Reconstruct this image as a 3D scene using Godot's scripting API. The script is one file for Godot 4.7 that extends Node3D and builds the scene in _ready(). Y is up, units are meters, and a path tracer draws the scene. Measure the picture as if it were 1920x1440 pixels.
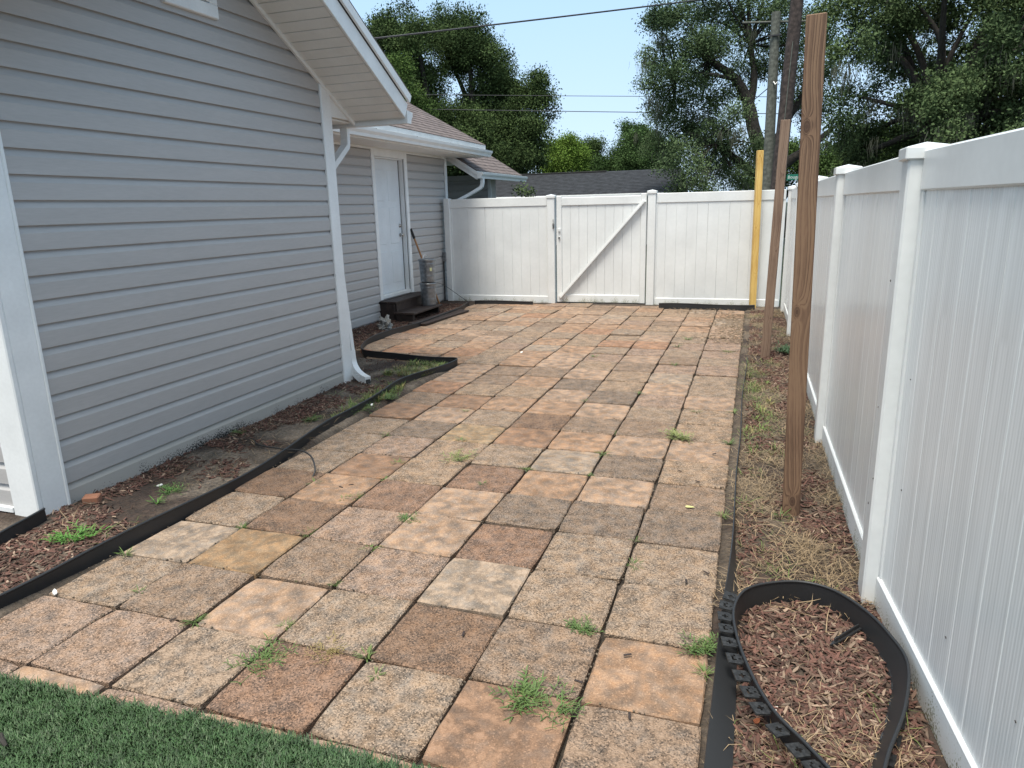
extends Node3D
# Narrow side yard: grey sided house on the left, paver patio, white vinyl fences and gate, oaks behind.

var M := {}
var rng := RandomNumberGenerator.new()
var taken := {}
var cache := {}
const WALL_X := -3.74        # gable wall of the house
const WING_X := -5.33        # set-back wing of the house
const GATE_Z := -11.85       # back fence with the gate
const TILE := 0.41

func _ready() -> void:
	rng.seed = 20240
	setup_view()
	make_materials()
	build_ground()
	build_patio()
	build_house()
	build_side_fence()
	build_back_fence()
	build_background()
	build_posts()
	build_edging()
	build_steps_and_cans()
	build_turf()
	build_beds()
	build_weeds()
	build_litter()

# ------------------------------------------------------------------ view and light
func setup_view() -> void:
	var cam := Camera3D.new()
	cam.name = "camera"
	add_child(cam)
	cam.position = Vector3(0, 1.633, 0)
	cam.rotation = Vector3(-0.24607, 0.33008, -0.02528)
	cam.fov = 57.28
	cam.near = 0.05
	cam.far = 2000.0
	cam.current = true
	var sky_mat := ProceduralSkyMaterial.new()
	sky_mat.sky_top_color = Color(0.57, 0.728, 0.868)
	sky_mat.sky_horizon_color = Color(0.775, 0.855, 0.93)
	sky_mat.sky_curve = 0.16
	sky_mat.ground_horizon_color = Color(0.62, 0.64, 0.62)
	sky_mat.ground_bottom_color = Color(0.35, 0.34, 0.31)
	sky_mat.sun_angle_max = 72.0
	sky_mat.sun_curve = 0.85
	var sky := Sky.new()
	sky.sky_material = sky_mat
	var env := Environment.new()
	env.background_mode = Environment.BG_SKY
	env.sky = sky
	env.tonemap_mode = Environment.TONE_MAPPER_LINEAR
	env.tonemap_exposure = 1.5
	env.sdfgi_enabled = true
	env.ssao_enabled = true
	env.ssil_enabled = true
	var we := WorldEnvironment.new()
	we.name = "world_environment"
	we.environment = env
	add_child(we)
	var sun := DirectionalLight3D.new()
	sun.name = "sun"
	add_child(sun)
	sun.light_energy = 1.05
	sun.light_color = Color(1.0, 0.985, 0.95)
	sun.light_angular_distance = 22.0
	sun.shadow_enabled = true
	sun.look_at_from_position(Vector3(-0.06, 0.92, 0.34) * 50.0, Vector3.ZERO, Vector3(0, 0, 1))

# ------------------------------------------------------------------ helpers: naming and nodes
func numbered(n: String) -> String:
	if not taken.has(n):
		taken[n] = 0
		return n
	taken[n] += 1
	return "%s_%03d" % [n, taken[n]]

func tag(o: Node, label: String, category: String, group := "", kind := "") -> void:
	if label != "": o.set_meta("label", label)
	if category != "": o.set_meta("category", category)
	if group != "": o.set_meta("group", group)
	if kind != "": o.set_meta("kind", kind)

func thing(called: String, at: Vector3, label: String, category: String, group := "") -> Node3D:
	var o := Node3D.new()
	o.name = numbered(called)
	add_child(o)
	o.position = at
	tag(o, label, category, group)
	return o

func structure(called: String, mesh: Mesh, mat: Material) -> MeshInstance3D:
	var o := MeshInstance3D.new()
	o.name = numbered(called)
	o.mesh = mesh
	o.material_override = mat
	add_child(o)
	o.set_meta("kind", "structure")
	return o

func put(parent: Node, called: String, mesh: Mesh, mat: Material, at := Vector3.ZERO, turn := Vector3.ZERO) -> MeshInstance3D:
	var o := MeshInstance3D.new()
	o.name = called if parent != self else numbered(called)
	o.mesh = mesh
	o.material_override = mat
	parent.add_child(o, true)
	o.position = at
	o.rotation = turn
	return o

func scatter(parent: Node, called: String, mesh: Mesh, mat: Material, xf: Array, cols: Array, kind := "stuff") -> MultiMeshInstance3D:
	var mm := MultiMesh.new()
	mm.transform_format = MultiMesh.TRANSFORM_3D
	mm.use_colors = true
	mm.mesh = mesh
	mm.instance_count = xf.size()
	for i in xf.size():
		mm.set_instance_transform(i, xf[i])
		mm.set_instance_color(i, cols[i])
	var o := MultiMeshInstance3D.new()
	o.name = called if parent != self else numbered(called)
	o.multimesh = mm
	o.material_override = mat
	parent.add_child(o, true)
	if kind != "": o.set_meta("kind", kind)
	return o

# ------------------------------------------------------------------ helpers: shapes
func new_st() -> SurfaceTool:
	var st := SurfaceTool.new()
	st.begin(Mesh.PRIMITIVE_TRIANGLES)
	return st

var wrap_tops := false   # faces that point up continue the side mapping

func uv_of(p: Vector3, n: Vector3) -> Vector2:
	if wrap_tops and absf(n.y) > 0.5: return Vector2(p.x + p.z, -p.y)
	var a := n.abs()
	if a.y >= a.x and a.y >= a.z: return Vector2(p.x, p.z)
	if a.x >= a.z: return Vector2(p.z, -p.y)
	return Vector2(p.x, -p.y)

func tri(st: SurfaceTool, a: Vector3, b: Vector3, c: Vector3, n: Vector3) -> void:
	if (c - a).cross(b - a).dot(n) < 0.0:
		var t := b
		b = c
		c = t
	for p in [a, b, c]:
		st.set_normal(n)
		st.set_uv(uv_of(p, n))
		st.add_vertex(p)

func quad(st: SurfaceTool, a: Vector3, b: Vector3, c: Vector3, d: Vector3, n: Vector3) -> void:
	tri(st, a, b, c, n)
	tri(st, a, c, d, n)

# convex face turned away from the given centre
func face(st: SurfaceTool, pts: Array, ctr: Vector3) -> void:
	var n: Vector3 = (pts[2] - pts[0]).cross(pts[1] - pts[0]).normalized()
	var m := Vector3.ZERO
	for p in pts: m += p
	m /= pts.size()
	if n.dot(m - ctr) < 0.0: n = -n
	for i in range(1, pts.size() - 1):
		tri(st, pts[0], pts[i], pts[i + 1], n)

# box with chamfered edges, centred
func cbox(size: Vector3, b := 0.0) -> ArrayMesh:
	var key := "b%.4f,%.4f,%.4f,%.4f" % [size.x, size.y, size.z, b]
	if cache.has(key): return cache[key]
	var st := new_st()
	add_cbox(st, Vector3.ZERO, size, b)
	cache[key] = st.commit()
	return cache[key]

func add_cbox(st: SurfaceTool, c: Vector3, size: Vector3, b := 0.0, basis := Basis()) -> void:
	var h := size * 0.5
	b = minf(b, minf(h.x, minf(h.y, h.z)) * 0.9)
	var ax := [Vector3.RIGHT, Vector3.UP, Vector3.BACK]
	var hs := [h.x, h.y, h.z]
	for i in 3:
		var j := (i + 1) % 3
		var k := (i + 2) % 3
		for s in [-1.0, 1.0]:
			var o: Vector3 = ax[i] * s * hs[i]
			var u: Vector3 = ax[j] * (hs[j] - b)
			var v: Vector3 = ax[k] * (hs[k] - b)
			quad(st, c + basis * (o - u - v), c + basis * (o + u - v), c + basis * (o + u + v), c + basis * (o - u + v), basis * (ax[i] * s))
		if b > 0.0:
			for s in [-1.0, 1.0]:
				for t in [-1.0, 1.0]:
					var p1: Vector3 = ax[i] * s * hs[i] + ax[j] * t * (hs[j] - b)
					var p2: Vector3 = ax[i] * s * (hs[i] - b) + ax[j] * t * hs[j]
					var w: Vector3 = ax[k] * (hs[k] - b)
					quad(st, c + basis * (p1 - w), c + basis * (p2 - w), c + basis * (p2 + w), c + basis * (p1 + w), basis * ((ax[i] * s + ax[j] * t).normalized()))
	if b > 0.0:
		for sx in [-1.0, 1.0]:
			for sy in [-1.0, 1.0]:
				for sz in [-1.0, 1.0]:
					var sg := Vector3(sx, sy, sz)
					tri(st, c + basis * (sg * Vector3(h.x, h.y - b, h.z - b)), c + basis * (sg * Vector3(h.x - b, h.y, h.z - b)), c + basis * (sg * Vector3(h.x - b, h.y - b, h.z)), basis * sg.normalized())

# polygon (3-D points in one plane) pushed along a vector; any simple outline
func add_prism(st: SurfaceTool, pts: Array, push: Vector3) -> void:
	var nn := Vector3.ZERO
	for i in pts.size():
		var p: Vector3 = pts[i]
		var q: Vector3 = pts[(i + 1) % pts.size()]
		nn += p.cross(q)
	nn = nn.normalized()
	for i in pts.size():
		var p: Vector3 = pts[i]
		var q: Vector3 = pts[(i + 1) % pts.size()]
		var out := (q - p).cross(nn).normalized()
		quad(st, p, q, q + push, p + push, out)
	var ux: Vector3 = (pts[1] - pts[0]).normalized()
	var uy := nn.cross(ux)
	var flat := PackedVector2Array()
	for p in pts: flat.append(Vector2(p.dot(ux), p.dot(uy)))
	var idx := Geometry2D.triangulate_polygon(flat)
	var d := push.normalized()
	for i in range(0, idx.size(), 3):
		tri(st, pts[idx[i]], pts[idx[i + 1]], pts[idx[i + 2]], -d)
		tri(st, pts[idx[i]] + push, pts[idx[i + 1]] + push, pts[idx[i + 2]] + push, d)

func prism(pts: Array, push: Vector3) -> ArrayMesh:
	var st := new_st()
	add_prism(st, pts, push)
	return st.commit()

# round tube along points
func add_tube(st: SurfaceTool, pts: Array, radii: Array, sides := 8) -> void:
	var rings := []
	for i in pts.size():
		var d: Vector3
		if i == 0: d = pts[1] - pts[0]
		elif i == pts.size() - 1: d = pts[i] - pts[i - 1]
		else: d = (pts[i + 1] - pts[i - 1])
		d = d.normalized()
		var u := d.cross(Vector3(0.31, 0.12, 0.94)).normalized()
		var v := d.cross(u)
		var ring := []
		var r: float = radii[min(i, radii.size() - 1)]
		for k in sides:
			var a := TAU * k / sides
			ring.append([pts[i] + (u * cos(a) + v * sin(a)) * r, u * cos(a) + v * sin(a)])
		rings.append(ring)
	var run := 0.0
	for i in pts.size() - 1:
		var nrun: float = run + (pts[i + 1] - pts[i]).length()
		for k in sides:
			var k2 := (k + 1) % sides
			var q := [rings[i][k], rings[i][k2], rings[i + 1][k2], rings[i + 1][k]]
			var uvs := [Vector2(float(k) / sides, run), Vector2(float(k + 1) / sides, run), Vector2(float(k + 1) / sides, nrun), Vector2(float(k) / sides, nrun)]
			var ord := [0, 1, 2, 0, 2, 3]
			var fn: Vector3 = (q[2][0] - q[0][0]).cross(q[1][0] - q[0][0])
			if fn.dot(q[0][1] + q[2][1]) < 0.0: ord = [0, 2, 1, 0, 3, 2]
			for o in ord:
				st.set_normal(q[o][1])
				st.set_uv(uvs[o])
				st.add_vertex(q[o][0])
		run = nrun
	for e in [0, pts.size() - 1]:
		var dd: Vector3 = (pts[0] - pts[1]).normalized() if e == 0 else (pts[e] - pts[e - 1]).normalized()
		for k in range(1, sides - 1):
			tri(st, rings[e][0][0], rings[e][k][0], rings[e][k + 1][0], dd)

func tube(pts: Array, radii: Array, sides := 8) -> ArrayMesh:
	var st := new_st()
	add_tube(st, pts, radii, sides)
	return st.commit()

# closed profile (in side, up) swept along points; side is kept level
func add_sweep(st: SurfaceTool, prof: Array, pts: Array, side: Vector3) -> void:
	var rings := []
	for i in pts.size():
		var d: Vector3
		if i == 0: d = pts[1] - pts[0]
		elif i == pts.size() - 1: d = pts[i] - pts[i - 1]
		else: d = (pts[i] - pts[i - 1]).normalized() + (pts[i + 1] - pts[i]).normalized()
		d = d.normalized()
		var sd := (side - d * side.dot(d)).normalized()
		var up := sd.cross(d)
		var ring := []
		for q in prof: ring.append(pts[i] + sd * q.x + up * q.y)
		rings.append(ring)
	for i in pts.size() - 1:
		var c1 := (Vector3(pts[i]) + Vector3(pts[i + 1])) * 0.5
		for k in prof.size():
			var k2 := (k + 1) % prof.size()
			face(st, [rings[i][k], rings[i][k2], rings[i + 1][k2], rings[i + 1][k]], c1)
	face(st, rings[0], pts[1])
	face(st, rings[pts.size() - 1], pts[pts.size() - 2])

# band between two rows of points, with thickness
func ribbon(low: Array, high: Array, th: float) -> ArrayMesh:
	var st := new_st()
	var n := low.size()
	var rows := []
	for i in n:
		var d: Vector3 = (low[min(i + 1, n - 1)] - low[max(i - 1, 0)]).normalized()
		var up: Vector3 = (high[i] - low[i]).normalized()
		var o := d.cross(up).normalized() * th * 0.5
		rows.append([low[i] + o, high[i] + o, high[i] - o, low[i] - o, o.normalized()])
	for i in n - 1:
		var a: Array = rows[i]
		var b: Array = rows[i + 1]
		for e in [[0, 1, 1.0], [2, 3, -1.0]]:
			var q := [a[e[0]], a[e[1]], b[e[1]], b[e[0]]]
			var nn := [a[4] * e[2], a[4] * e[2], b[4] * e[2], b[4] * e[2]]
			var ord := [0, 1, 2, 0, 2, 3]
			if (q[2] - q[0]).cross(q[1] - q[0]).dot(nn[0]) < 0.0: ord = [0, 2, 1, 0, 3, 2]
			for o in ord:
				st.set_normal(nn[o])
				st.set_uv(Vector2(float(i) * 0.1, 0.0))
				st.add_vertex(q[o])
		face(st, [a[1], a[2], b[2], b[1]], (a[0] + b[0]) * 0.5)
		face(st, [a[0], a[3], b[3], b[0]], (a[1] + b[1]) * 0.5)
	face(st, [rows[0][0], rows[0][1], rows[0][2], rows[0][3]], rows[1][0])
	face(st, [rows[n - 1][0], rows[n - 1][1], rows[n - 1][2], rows[n - 1][3]], rows[n - 2][0])
	return st.commit()

# smooth curve through points
func curve(pts: Array, per := 6) -> Array:
	var out := []
	for i in pts.size() - 1:
		var p0: Vector3 = pts[max(i - 1, 0)]
		var p1: Vector3 = pts[i]
		var p2: Vector3 = pts[i + 1]
		var p3: Vector3 = pts[min(i + 2, pts.size() - 1)]
		for k in per:
			out.append(p1.cubic_interpolate(p2, p0, p3, float(k) / per))
	out.append(pts[pts.size() - 1])
	return out

func lathe(prof: Array, sides: int, wob := 0.0) -> ArrayMesh:
	var st := new_st()
	for i in prof.size() - 1:
		var a: Vector2 = prof[i]
		var b: Vector2 = prof[i + 1]
		var t := b - a
		var nr := Vector2(t.y, -t.x).normalized()
		for k in sides:
			var a0 := TAU * k / sides
			var a1 := TAU * (k + 1) / sides
			var q := [Vector3(cos(a0) * a.x, a.y, sin(a0) * a.x), Vector3(cos(a1) * a.x, a.y, sin(a1) * a.x), Vector3(cos(a1) * b.x, b.y, sin(a1) * b.x), Vector3(cos(a0) * b.x, b.y, sin(a0) * b.x)]
			var nn := [Vector3(cos(a0) * nr.x, nr.y, sin(a0) * nr.x), Vector3(cos(a1) * nr.x, nr.y, sin(a1) * nr.x), Vector3(cos(a1) * nr.x, nr.y, sin(a1) * nr.x), Vector3(cos(a0) * nr.x, nr.y, sin(a0) * nr.x)]
			var ord := [0, 1, 2, 0, 2, 3]
			if (q[2] - q[0]).cross(q[1] - q[0]).dot(nn[0] + nn[2]) < 0.0: ord = [0, 2, 1, 0, 3, 2]
			for o in ord:
				st.set_normal(nn[o])
				st.set_uv(Vector2(a0, q[o].y))
				st.add_vertex(q[o])
	return st.commit()

# ------------------------------------------------------------------ materials
func noise(freq: float, seed_: int, type := FastNoiseLite.TYPE_SIMPLEX_SMOOTH, oct := 3) -> FastNoiseLite:
	var n := FastNoiseLite.new()
	n.seed = seed_
	n.noise_type = type
	n.frequency = freq
	n.fractal_octaves = oct
	if oct <= 1: n.fractal_type = FastNoiseLite.FRACTAL_NONE
	return n

func bytes(n: FastNoiseLite, w: int, h: int) -> PackedByteArray:
	return n.get_seamless_image(w, h).get_data()

func from_bytes(b: PackedByteArray, w: int, h: int) -> Image:
	return Image.create_from_data(w, h, false, Image.FORMAT_RGB8, b)

func tex(img: Image) -> ImageTexture:
	img.generate_mipmaps()
	return ImageTexture.create_from_image(img)

# grey value noise around mid, colour = mid * (1 +- amp)
func noise_tex(w: int, h: int, parts: Array, mid := 0.85) -> ImageTexture:
	var out := PackedByteArray()
	out.resize(w * h * 3)
	var layers := []
	for p in parts: layers.append([bytes(p[0], w, h), p[1]])
	for i in w * h:
		var v := mid
		for l in layers: v += (l[0][i] / 255.0 - 0.5) * l[1]
		var b := int(clampf(v, 0.0, 1.0) * 255.0)
		out[i * 3] = b
		out[i * 3 + 1] = b
		out[i * 3 + 2] = b
	return tex(from_bytes(out, w, h))

func bump_tex(w: int, h: int, n: FastNoiseLite, strength: float) -> ImageTexture:
	var im := n.get_seamless_image(w, h)
	im.convert(Image.FORMAT_RGBA8)
	im.bump_map_to_normal_map(strength)
	return tex(im)

func mat(color: Color, rough: float, t: Texture2D = null, scale := Vector3.ONE, tri_ := false) -> StandardMaterial3D:
	var m := StandardMaterial3D.new()
	m.albedo_color = color
	m.roughness = rough
	if t != null:
		m.albedo_texture = t
	m.uv1_scale = scale
	if tri_:
		m.uv1_triplanar = true
		m.uv1_world_triplanar = true
	return m

func lin(r: float, g: float, b: float) -> Color:
	return Color(r, g, b).linear_to_srgb()

func make_materials() -> void:
	var fine := noise_tex(256, 256, [[noise(0.02, 3), 0.05], [noise(0.2, 4), 0.03]], 0.95)
	var streak := noise_tex(512, 512, [[noise(0.006, 11), 0.03], [noise(0.05, 12), 0.04]], 0.95)
	M.siding = mat(lin(0.458, 0.442, 0.431), 0.55, streak, Vector3(0.35, 3.0, 1))
	M.trim = mat(lin(0.84, 0.85, 0.845), 0.45, fine, Vector3(0.7, 0.7, 0.7), true)
	M.soffit = mat(lin(0.83, 0.835, 0.82), 0.6, fine, Vector3(0.7, 0.7, 0.7), true)
	M.door = mat(lin(0.72, 0.76, 0.79), 0.4, fine, Vector3(0.5, 0.5, 0.5), true)
	M.gap = mat(lin(0.03, 0.03, 0.03), 0.9)
	M.glass = mat(lin(0.05, 0.06, 0.07), 0.1)
	# vinyl: smooth, a little glossy; side panels finely ribbed
	M.vinyl = mat(lin(0.78, 0.793, 0.785), 0.32, fine, Vector3(0.4, 0.4, 0.4), true)
	M.vinyl_board = mat(lin(0.775, 0.79, 0.785), 0.3, noise_tex(256, 256, [[noise(0.012, 21), 0.05], [noise(0.1, 22), 0.02]], 0.95), Vector3(0.5, 0.5, 0.5), true)
	M.vinyl_ribbed = mat(lin(0.80, 0.812, 0.81), 0.24, ribbed_tex(), Vector3(1.0, 0.55, 1.0))
	M.vinyl_ribbed.normal_enabled = true
	M.vinyl_ribbed.normal_texture = rib_normal()
	M.vinyl_ribbed.normal_scale = 0.13
	M.metal = mat(lin(0.36, 0.385, 0.41), 0.3, noise_tex(128, 128, [[noise(0.06, 31, FastNoiseLite.TYPE_CELLULAR, 1), 0.25]], 0.8), Vector3(3, 3, 3), true)
	M.metal.metallic = 0.6
	M.chrome = mat(lin(0.45, 0.44, 0.42), 0.25)
	M.chrome.metallic = 1.0
	M.rubber = mat(lin(0.022, 0.023, 0.025), 0.48, fine, Vector3(5, 5, 5), true)
	M.rubber_dusty = mat(lin(0.055, 0.056, 0.058), 0.6, noise_tex(256, 256, [[noise(0.05, 41), 0.6], [noise(0.25, 42), 0.3]], 0.6), Vector3(4, 4, 4), true)
	M.paint_brown = mat(lin(0.055, 0.034, 0.028), 0.6, noise_tex(256, 256, [[noise(0.02, 51), 0.4], [noise(0.15, 52), 0.4]], 0.75), Vector3(1.5, 1.5, 6), true)
	M.wood_dark = mat(lin(1, 1, 1), 0.8, wood_tex(7, Color(0.49, 0.385, 0.30), Color(0.31, 0.225, 0.17), [[0.30, 0.195, 0.27], [0.28, 0.545, 0.27], [0.55, 0.95, 0.24]]))
	M.wood_mid = mat(lin(1, 1, 1), 0.8, wood_tex(8, Color(0.51, 0.425, 0.36), Color(0.36, 0.275, 0.23), [[0.75, 0.22, 0.16], [0.7, 0.52, 0.14], [0.75, 0.8, 0.12]]))
	M.wood_yellow = mat(lin(1, 1, 1), 0.7, wood_tex(9, Color(0.85, 0.72, 0.43), Color(0.70, 0.52, 0.24), [[0.4, 0.05, 0.1], [0.6, 0.33, 0.12], [0.3, 0.47, 0.12], [0.7, 0.75, 0.12]]))
	M.wood_handle = mat(lin(0.35, 0.18, 0.08), 0.6)
	M.shingle = mat(lin(0.26, 0.205, 0.19), 0.95, noise_tex(512, 512, [[noise(0.03, 61, FastNoiseLite.TYPE_CELLULAR, 1), 0.35], [noise(0.35, 62), 0.35], [noise(0.008, 63), 0.3]], 0.75), Vector3(0.9, 0.9, 0.9), true)
	M.shingle_grey = mat(lin(0.05, 0.054, 0.064), 0.95, noise_tex(512, 512, [[noise(0.02, 64, FastNoiseLite.TYPE_CELLULAR, 1), 0.25], [noise(0.3, 65), 0.4], [noise(0.012, 66), 0.3]], 0.72), Vector3(0.5, 0.5, 0.5), true)
	M.pole_grey = mat(lin(0.19, 0.2, 0.17), 0.9, noise_tex(128, 512, [[noise(0.05, 71), 0.4]], 0.75), Vector3(1, 0.3, 1))
	M.pole_brown = mat(lin(0.085, 0.062, 0.055), 0.9, noise_tex(128, 512, [[noise(0.05, 72), 0.5]], 0.75), Vector3(1, 0.3, 1))
	M.wire = mat(lin(0.03, 0.03, 0.035), 0.6)
	M.sign = mat(lin(0.01, 0.16, 0.11), 0.4)
	M.sign_text = mat(lin(0.75, 0.8, 0.78), 0.5)
	M.bark = mat(lin(0.07, 0.06, 0.05), 0.95, noise_tex(256, 256, [[noise(0.03, 81), 0.5], [noise(0.12, 82), 0.4]], 0.7), Vector3(2, 0.7, 1))
	M.soil = mat(Color(1, 1, 1), 1.0, noise_tex(512, 512, [[noise(0.01, 91), 0.25], [noise(0.06, 92), 0.3], [noise(0.35, 93), 0.35]], 0.78), Vector3(0.9, 0.9, 0.9), true)
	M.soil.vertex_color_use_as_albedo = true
	M.soil.normal_enabled = true
	M.soil.normal_texture = bump_tex(256, 256, noise(0.12, 94), 6.0)
	M.soil.normal_scale = 0.8
	M.leaf = leaf_mat(0.0)
	M.leaf.roughness = 0.9
	M.leaf.metallic_specular = 0.2
	M.leaf.backlight_enabled = true
	M.leaf.backlight = Color(0.10, 0.13, 0.04)
	M.grass = leaf_mat(0.0)
	M.grass.roughness = 0.6
	M.turf = leaf_mat(0.0)
	M.turf.roughness = 0.55
	M.chip = leaf_mat(0.0)
	M.chip.roughness = 0.95
	M.white = mat(lin(0.72, 0.71, 0.68), 0.6)
	M.rust = mat(lin(0.4, 0.12, 0.05), 0.8)
	M.brick = mat(lin(0.33, 0.15, 0.09), 0.9, fine, Vector3(6, 6, 6), true)
	M.stone = mat(lin(0.5, 0.49, 0.46), 0.85, noise_tex(128, 128, [[noise(0.08, 95), 0.5]], 0.75), Vector3(7, 7, 7), true)
	M.splash = mat(lin(0.458, 0.442, 0.431), 0.7, splash_tex(), Vector3(1.0 / 3.3, 1.0 / 0.14, 1))
	M.vinyl_dirty = mat(lin(0.78, 0.793, 0.785), 0.5, grime_tex(), Vector3(1.0 / 2.05, 1.0 / 0.15, 1))
	M.vinyl_dirty.uv1_offset = Vector3(0.5, 0.5, 0)
	M.vinyl_dirty.texture_repeat = false
	M.plastic_bag = mat(lin(0.7, 0.7, 0.68), 0.35)

func leaf_mat(_x: float) -> StandardMaterial3D:
	var m := StandardMaterial3D.new()
	m.vertex_color_use_as_albedo = true
	m.roughness = 0.7
	m.cull_mode = BaseMaterial3D.CULL_DISABLED
	return m

# fine vertical streaks on the ribbed fence boards
func ribbed_tex() -> ImageTexture:
	var w := 512
	var h := 64
	var n := noise(0.08, 25, FastNoiseLite.TYPE_SIMPLEX, 2)
	var n2 := noise(0.02, 26)
	var out := PackedByteArray()
	out.resize(w * h * 3)
	for y in h:
		for x in w:
			var v := 0.95 + n.get_noise_2d(x, y * 0.15) * 0.035 + n2.get_noise_2d(x, y * 2.0) * 0.03
			var b := int(clampf(v, 0.0, 1.0) * 255.0)
			var i := (y * w + x) * 3
			out[i] = b
			out[i + 1] = b
			out[i + 2] = b
	return tex(from_bytes(out, w, h))

func rib_normal() -> ImageTexture:
	var im := Image.create(512, 4, false, Image.FORMAT_RGBA8)
	var r := RandomNumberGenerator.new()
	r.seed = 5
	var hgt := []
	for x in 512: hgt.append(0.5 + 0.28 * sin(x * TAU / 8.0) + r.randf_range(-0.12, 0.12))
	for x in 512:
		for y in 4: im.set_pixel(x, y, Color(hgt[x], hgt[x], hgt[x], 1))
	im.bump_map_to_normal_map(2.5)
	return tex(im)

# dark soil splashed up the lowest siding board, heavier at the near end
func splash_tex() -> ImageTexture:
	var w := 1024
	var h := 96
	var n := noise(0.16, 27, FastNoiseLite.TYPE_SIMPLEX, 3)
	var n2 := noise(0.01, 28)
	var out := PackedByteArray()
	out.resize(w * h * 3)
	for y in h:
		for x in w:
			var up := 1.0 - float(y) / h
			var near := smoothstep(0.25, 0.0, absf(float(x) / w - 0.80)) * 0.5 + 0.25
			var cover := near * (1.2 - up * 1.7) + n2.get_noise_2d(x, 0) * 0.35
			var v := 0.95
			if n.get_noise_2d(x * 1.0, y * 0.45) * 0.5 + 0.5 < cover * 0.72: v = 0.2
			elif n.get_noise_2d(x * 0.6, y) * 0.5 + 0.5 < cover * 0.9: v = 0.68
			var i := (y * w + x) * 3
			out[i] = int(v * 255.0)
			out[i + 1] = int(v * 252.0)
			out[i + 2] = int(v * 245.0)
	return tex(from_bytes(out, w, h))

# soil and algae specks along the lowest rail of the fences
func grime_tex() -> ImageTexture:
	var w := 1024
	var h := 80
	var n := noise(0.14, 127, FastNoiseLite.TYPE_SIMPLEX, 3)
	var n2 := noise(0.012, 128)
	var out := PackedByteArray()
	out.resize(w * h * 3)
	for y in h:
		for x in w:
			var up := 1.0 - float(y) / h
			var cover := 0.52 - up * 0.62 + n2.get_noise_2d(x, 0) * 0.35
			var c := Color(0.96, 0.96, 0.96)
			var q := n.get_noise_2d(x, y * 0.8) * 0.5 + 0.5
			if q < cover * 0.75: c = Color(0.45, 0.42, 0.34)
			elif q < cover: c = Color(0.72, 0.74, 0.62)
			elif q < 0.2: c = Color(0.87, 0.87, 0.84)
			var i := (y * w + x) * 3
			out[i] = int(c.r * 255.0)
			out[i + 1] = int(c.g * 255.0)
			out[i + 2] = int(c.b * 255.0)
	return tex(from_bytes(out, w, h))

# long grain with knots; u across 0.09 m, v along 2.45 m
func wood_tex(seed_: int, light: Color, dark: Color, knots: Array) -> ImageTexture:
	var w := 128
	var h := 2048
	var n := noise(0.004, seed_, FastNoiseLite.TYPE_SIMPLEX_SMOOTH, 2)
	var n2 := noise(0.05, seed_ + 50, FastNoiseLite.TYPE_SIMPLEX, 2)
	var out := PackedByteArray()
	out.resize(w * h * 3)
	for y in h:
		var fy := float(y) / h
		for x in w:
			var fx := float(x) / w
			var s := fx + n.get_noise_2d(fx * 40.0, y * 0.34) * 0.42
			var inner := 0.0
			for k in knots:
				var dx: float = (fx - k[0]) * 1.0
				var dy: float = (fy - k[1]) * 27.0
				var d := sqrt(dx * dx * 1.6 + dy * dy * 0.45)
				s += signf(dx) * k[2] * 2.4 * exp(-d * d * 7.0) * (1.0 - exp(-absf(dx) * 14.0))
				if d < k[2] * 1.4:
					inner = maxf(inner, 1.0 - d / (k[2] * 1.4))
					s = lerpf(s, d * 2.2, smoothstep(0.0, 0.35, inner))
			s += 0.045 * sin(s * 9.0 + seed_) + 0.03 * sin(s * 23.0 + seed_ * 2.0)
			var ring := fposmod(s * 5.2, 1.0)
			var late := smoothstep(0.35, 0.92, ring) * (1.0 - smoothstep(0.94, 1.0, ring))
			var v := late * (0.7 + n.get_noise_2d(s * 90.0, y * 0.2) * 0.4) + n2.get_noise_2d(x * 3.0, y * 0.25) * 0.22 + smoothstep(0.15, 0.9, inner) * 0.9
			v += n.get_noise_2d(fx * 20.0 + 500.0, y * 0.5) * 0.35
			v = clampf(v, 0.0, 1.15)
			var c := light.lerp(dark, v)
			var i := (y * w + x) * 3
			out[i] = int(clampf(c.r, 0, 1) * 255.0)
			out[i + 1] = int(clampf(c.g, 0, 1) * 255.0)
			out[i + 2] = int(clampf(c.b, 0, 1) * 255.0)
	return tex(from_bytes(out, w, h))

# ------------------------------------------------------------------ ground and patio
var left_line := [[-6.95, -4.15], [-7.4, -4.44], [-7.9, -4.57], [-8.7, -4.53], [-9.3, -4.47], [-10.5, -4.47], [-11.3, -4.62]]

func patio_left(z: float) -> float:
	if z > -6.9: return -2.94
	for i in left_line.size() - 1:
		if z > left_line[i + 1][0]:
			var t: float = clampf((z - left_line[i][0]) / (left_line[i + 1][0] - left_line[i][0]), 0.0, 1.0)
			return lerpf(left_line[i][1], left_line[i + 1][1], t)
	return -4.62

func in_patio(x: float, z: float) -> bool:
	return z < -1.15 and z > -11.62 and x < -0.05 and x > patio_left(z) - 0.02

var hn := FastNoiseLite.new()

func ground_y(x: float, z: float) -> float:
	if x < -6.2 or x > 0.75 or z < -11.95 or z > 0.9: return -0.05
	if in_patio(x, z): return -0.031
	if x > -0.07 and x < 0.055 and z > -3.6: return -0.014
	if x < -0.05 and z > -1.6: return -0.031
	return 0.002 + hn.get_noise_2d(x, z) * 0.016 + hn.get_noise_2d(x * 6.0 + 40.0, z * 6.0) * 0.006

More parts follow.
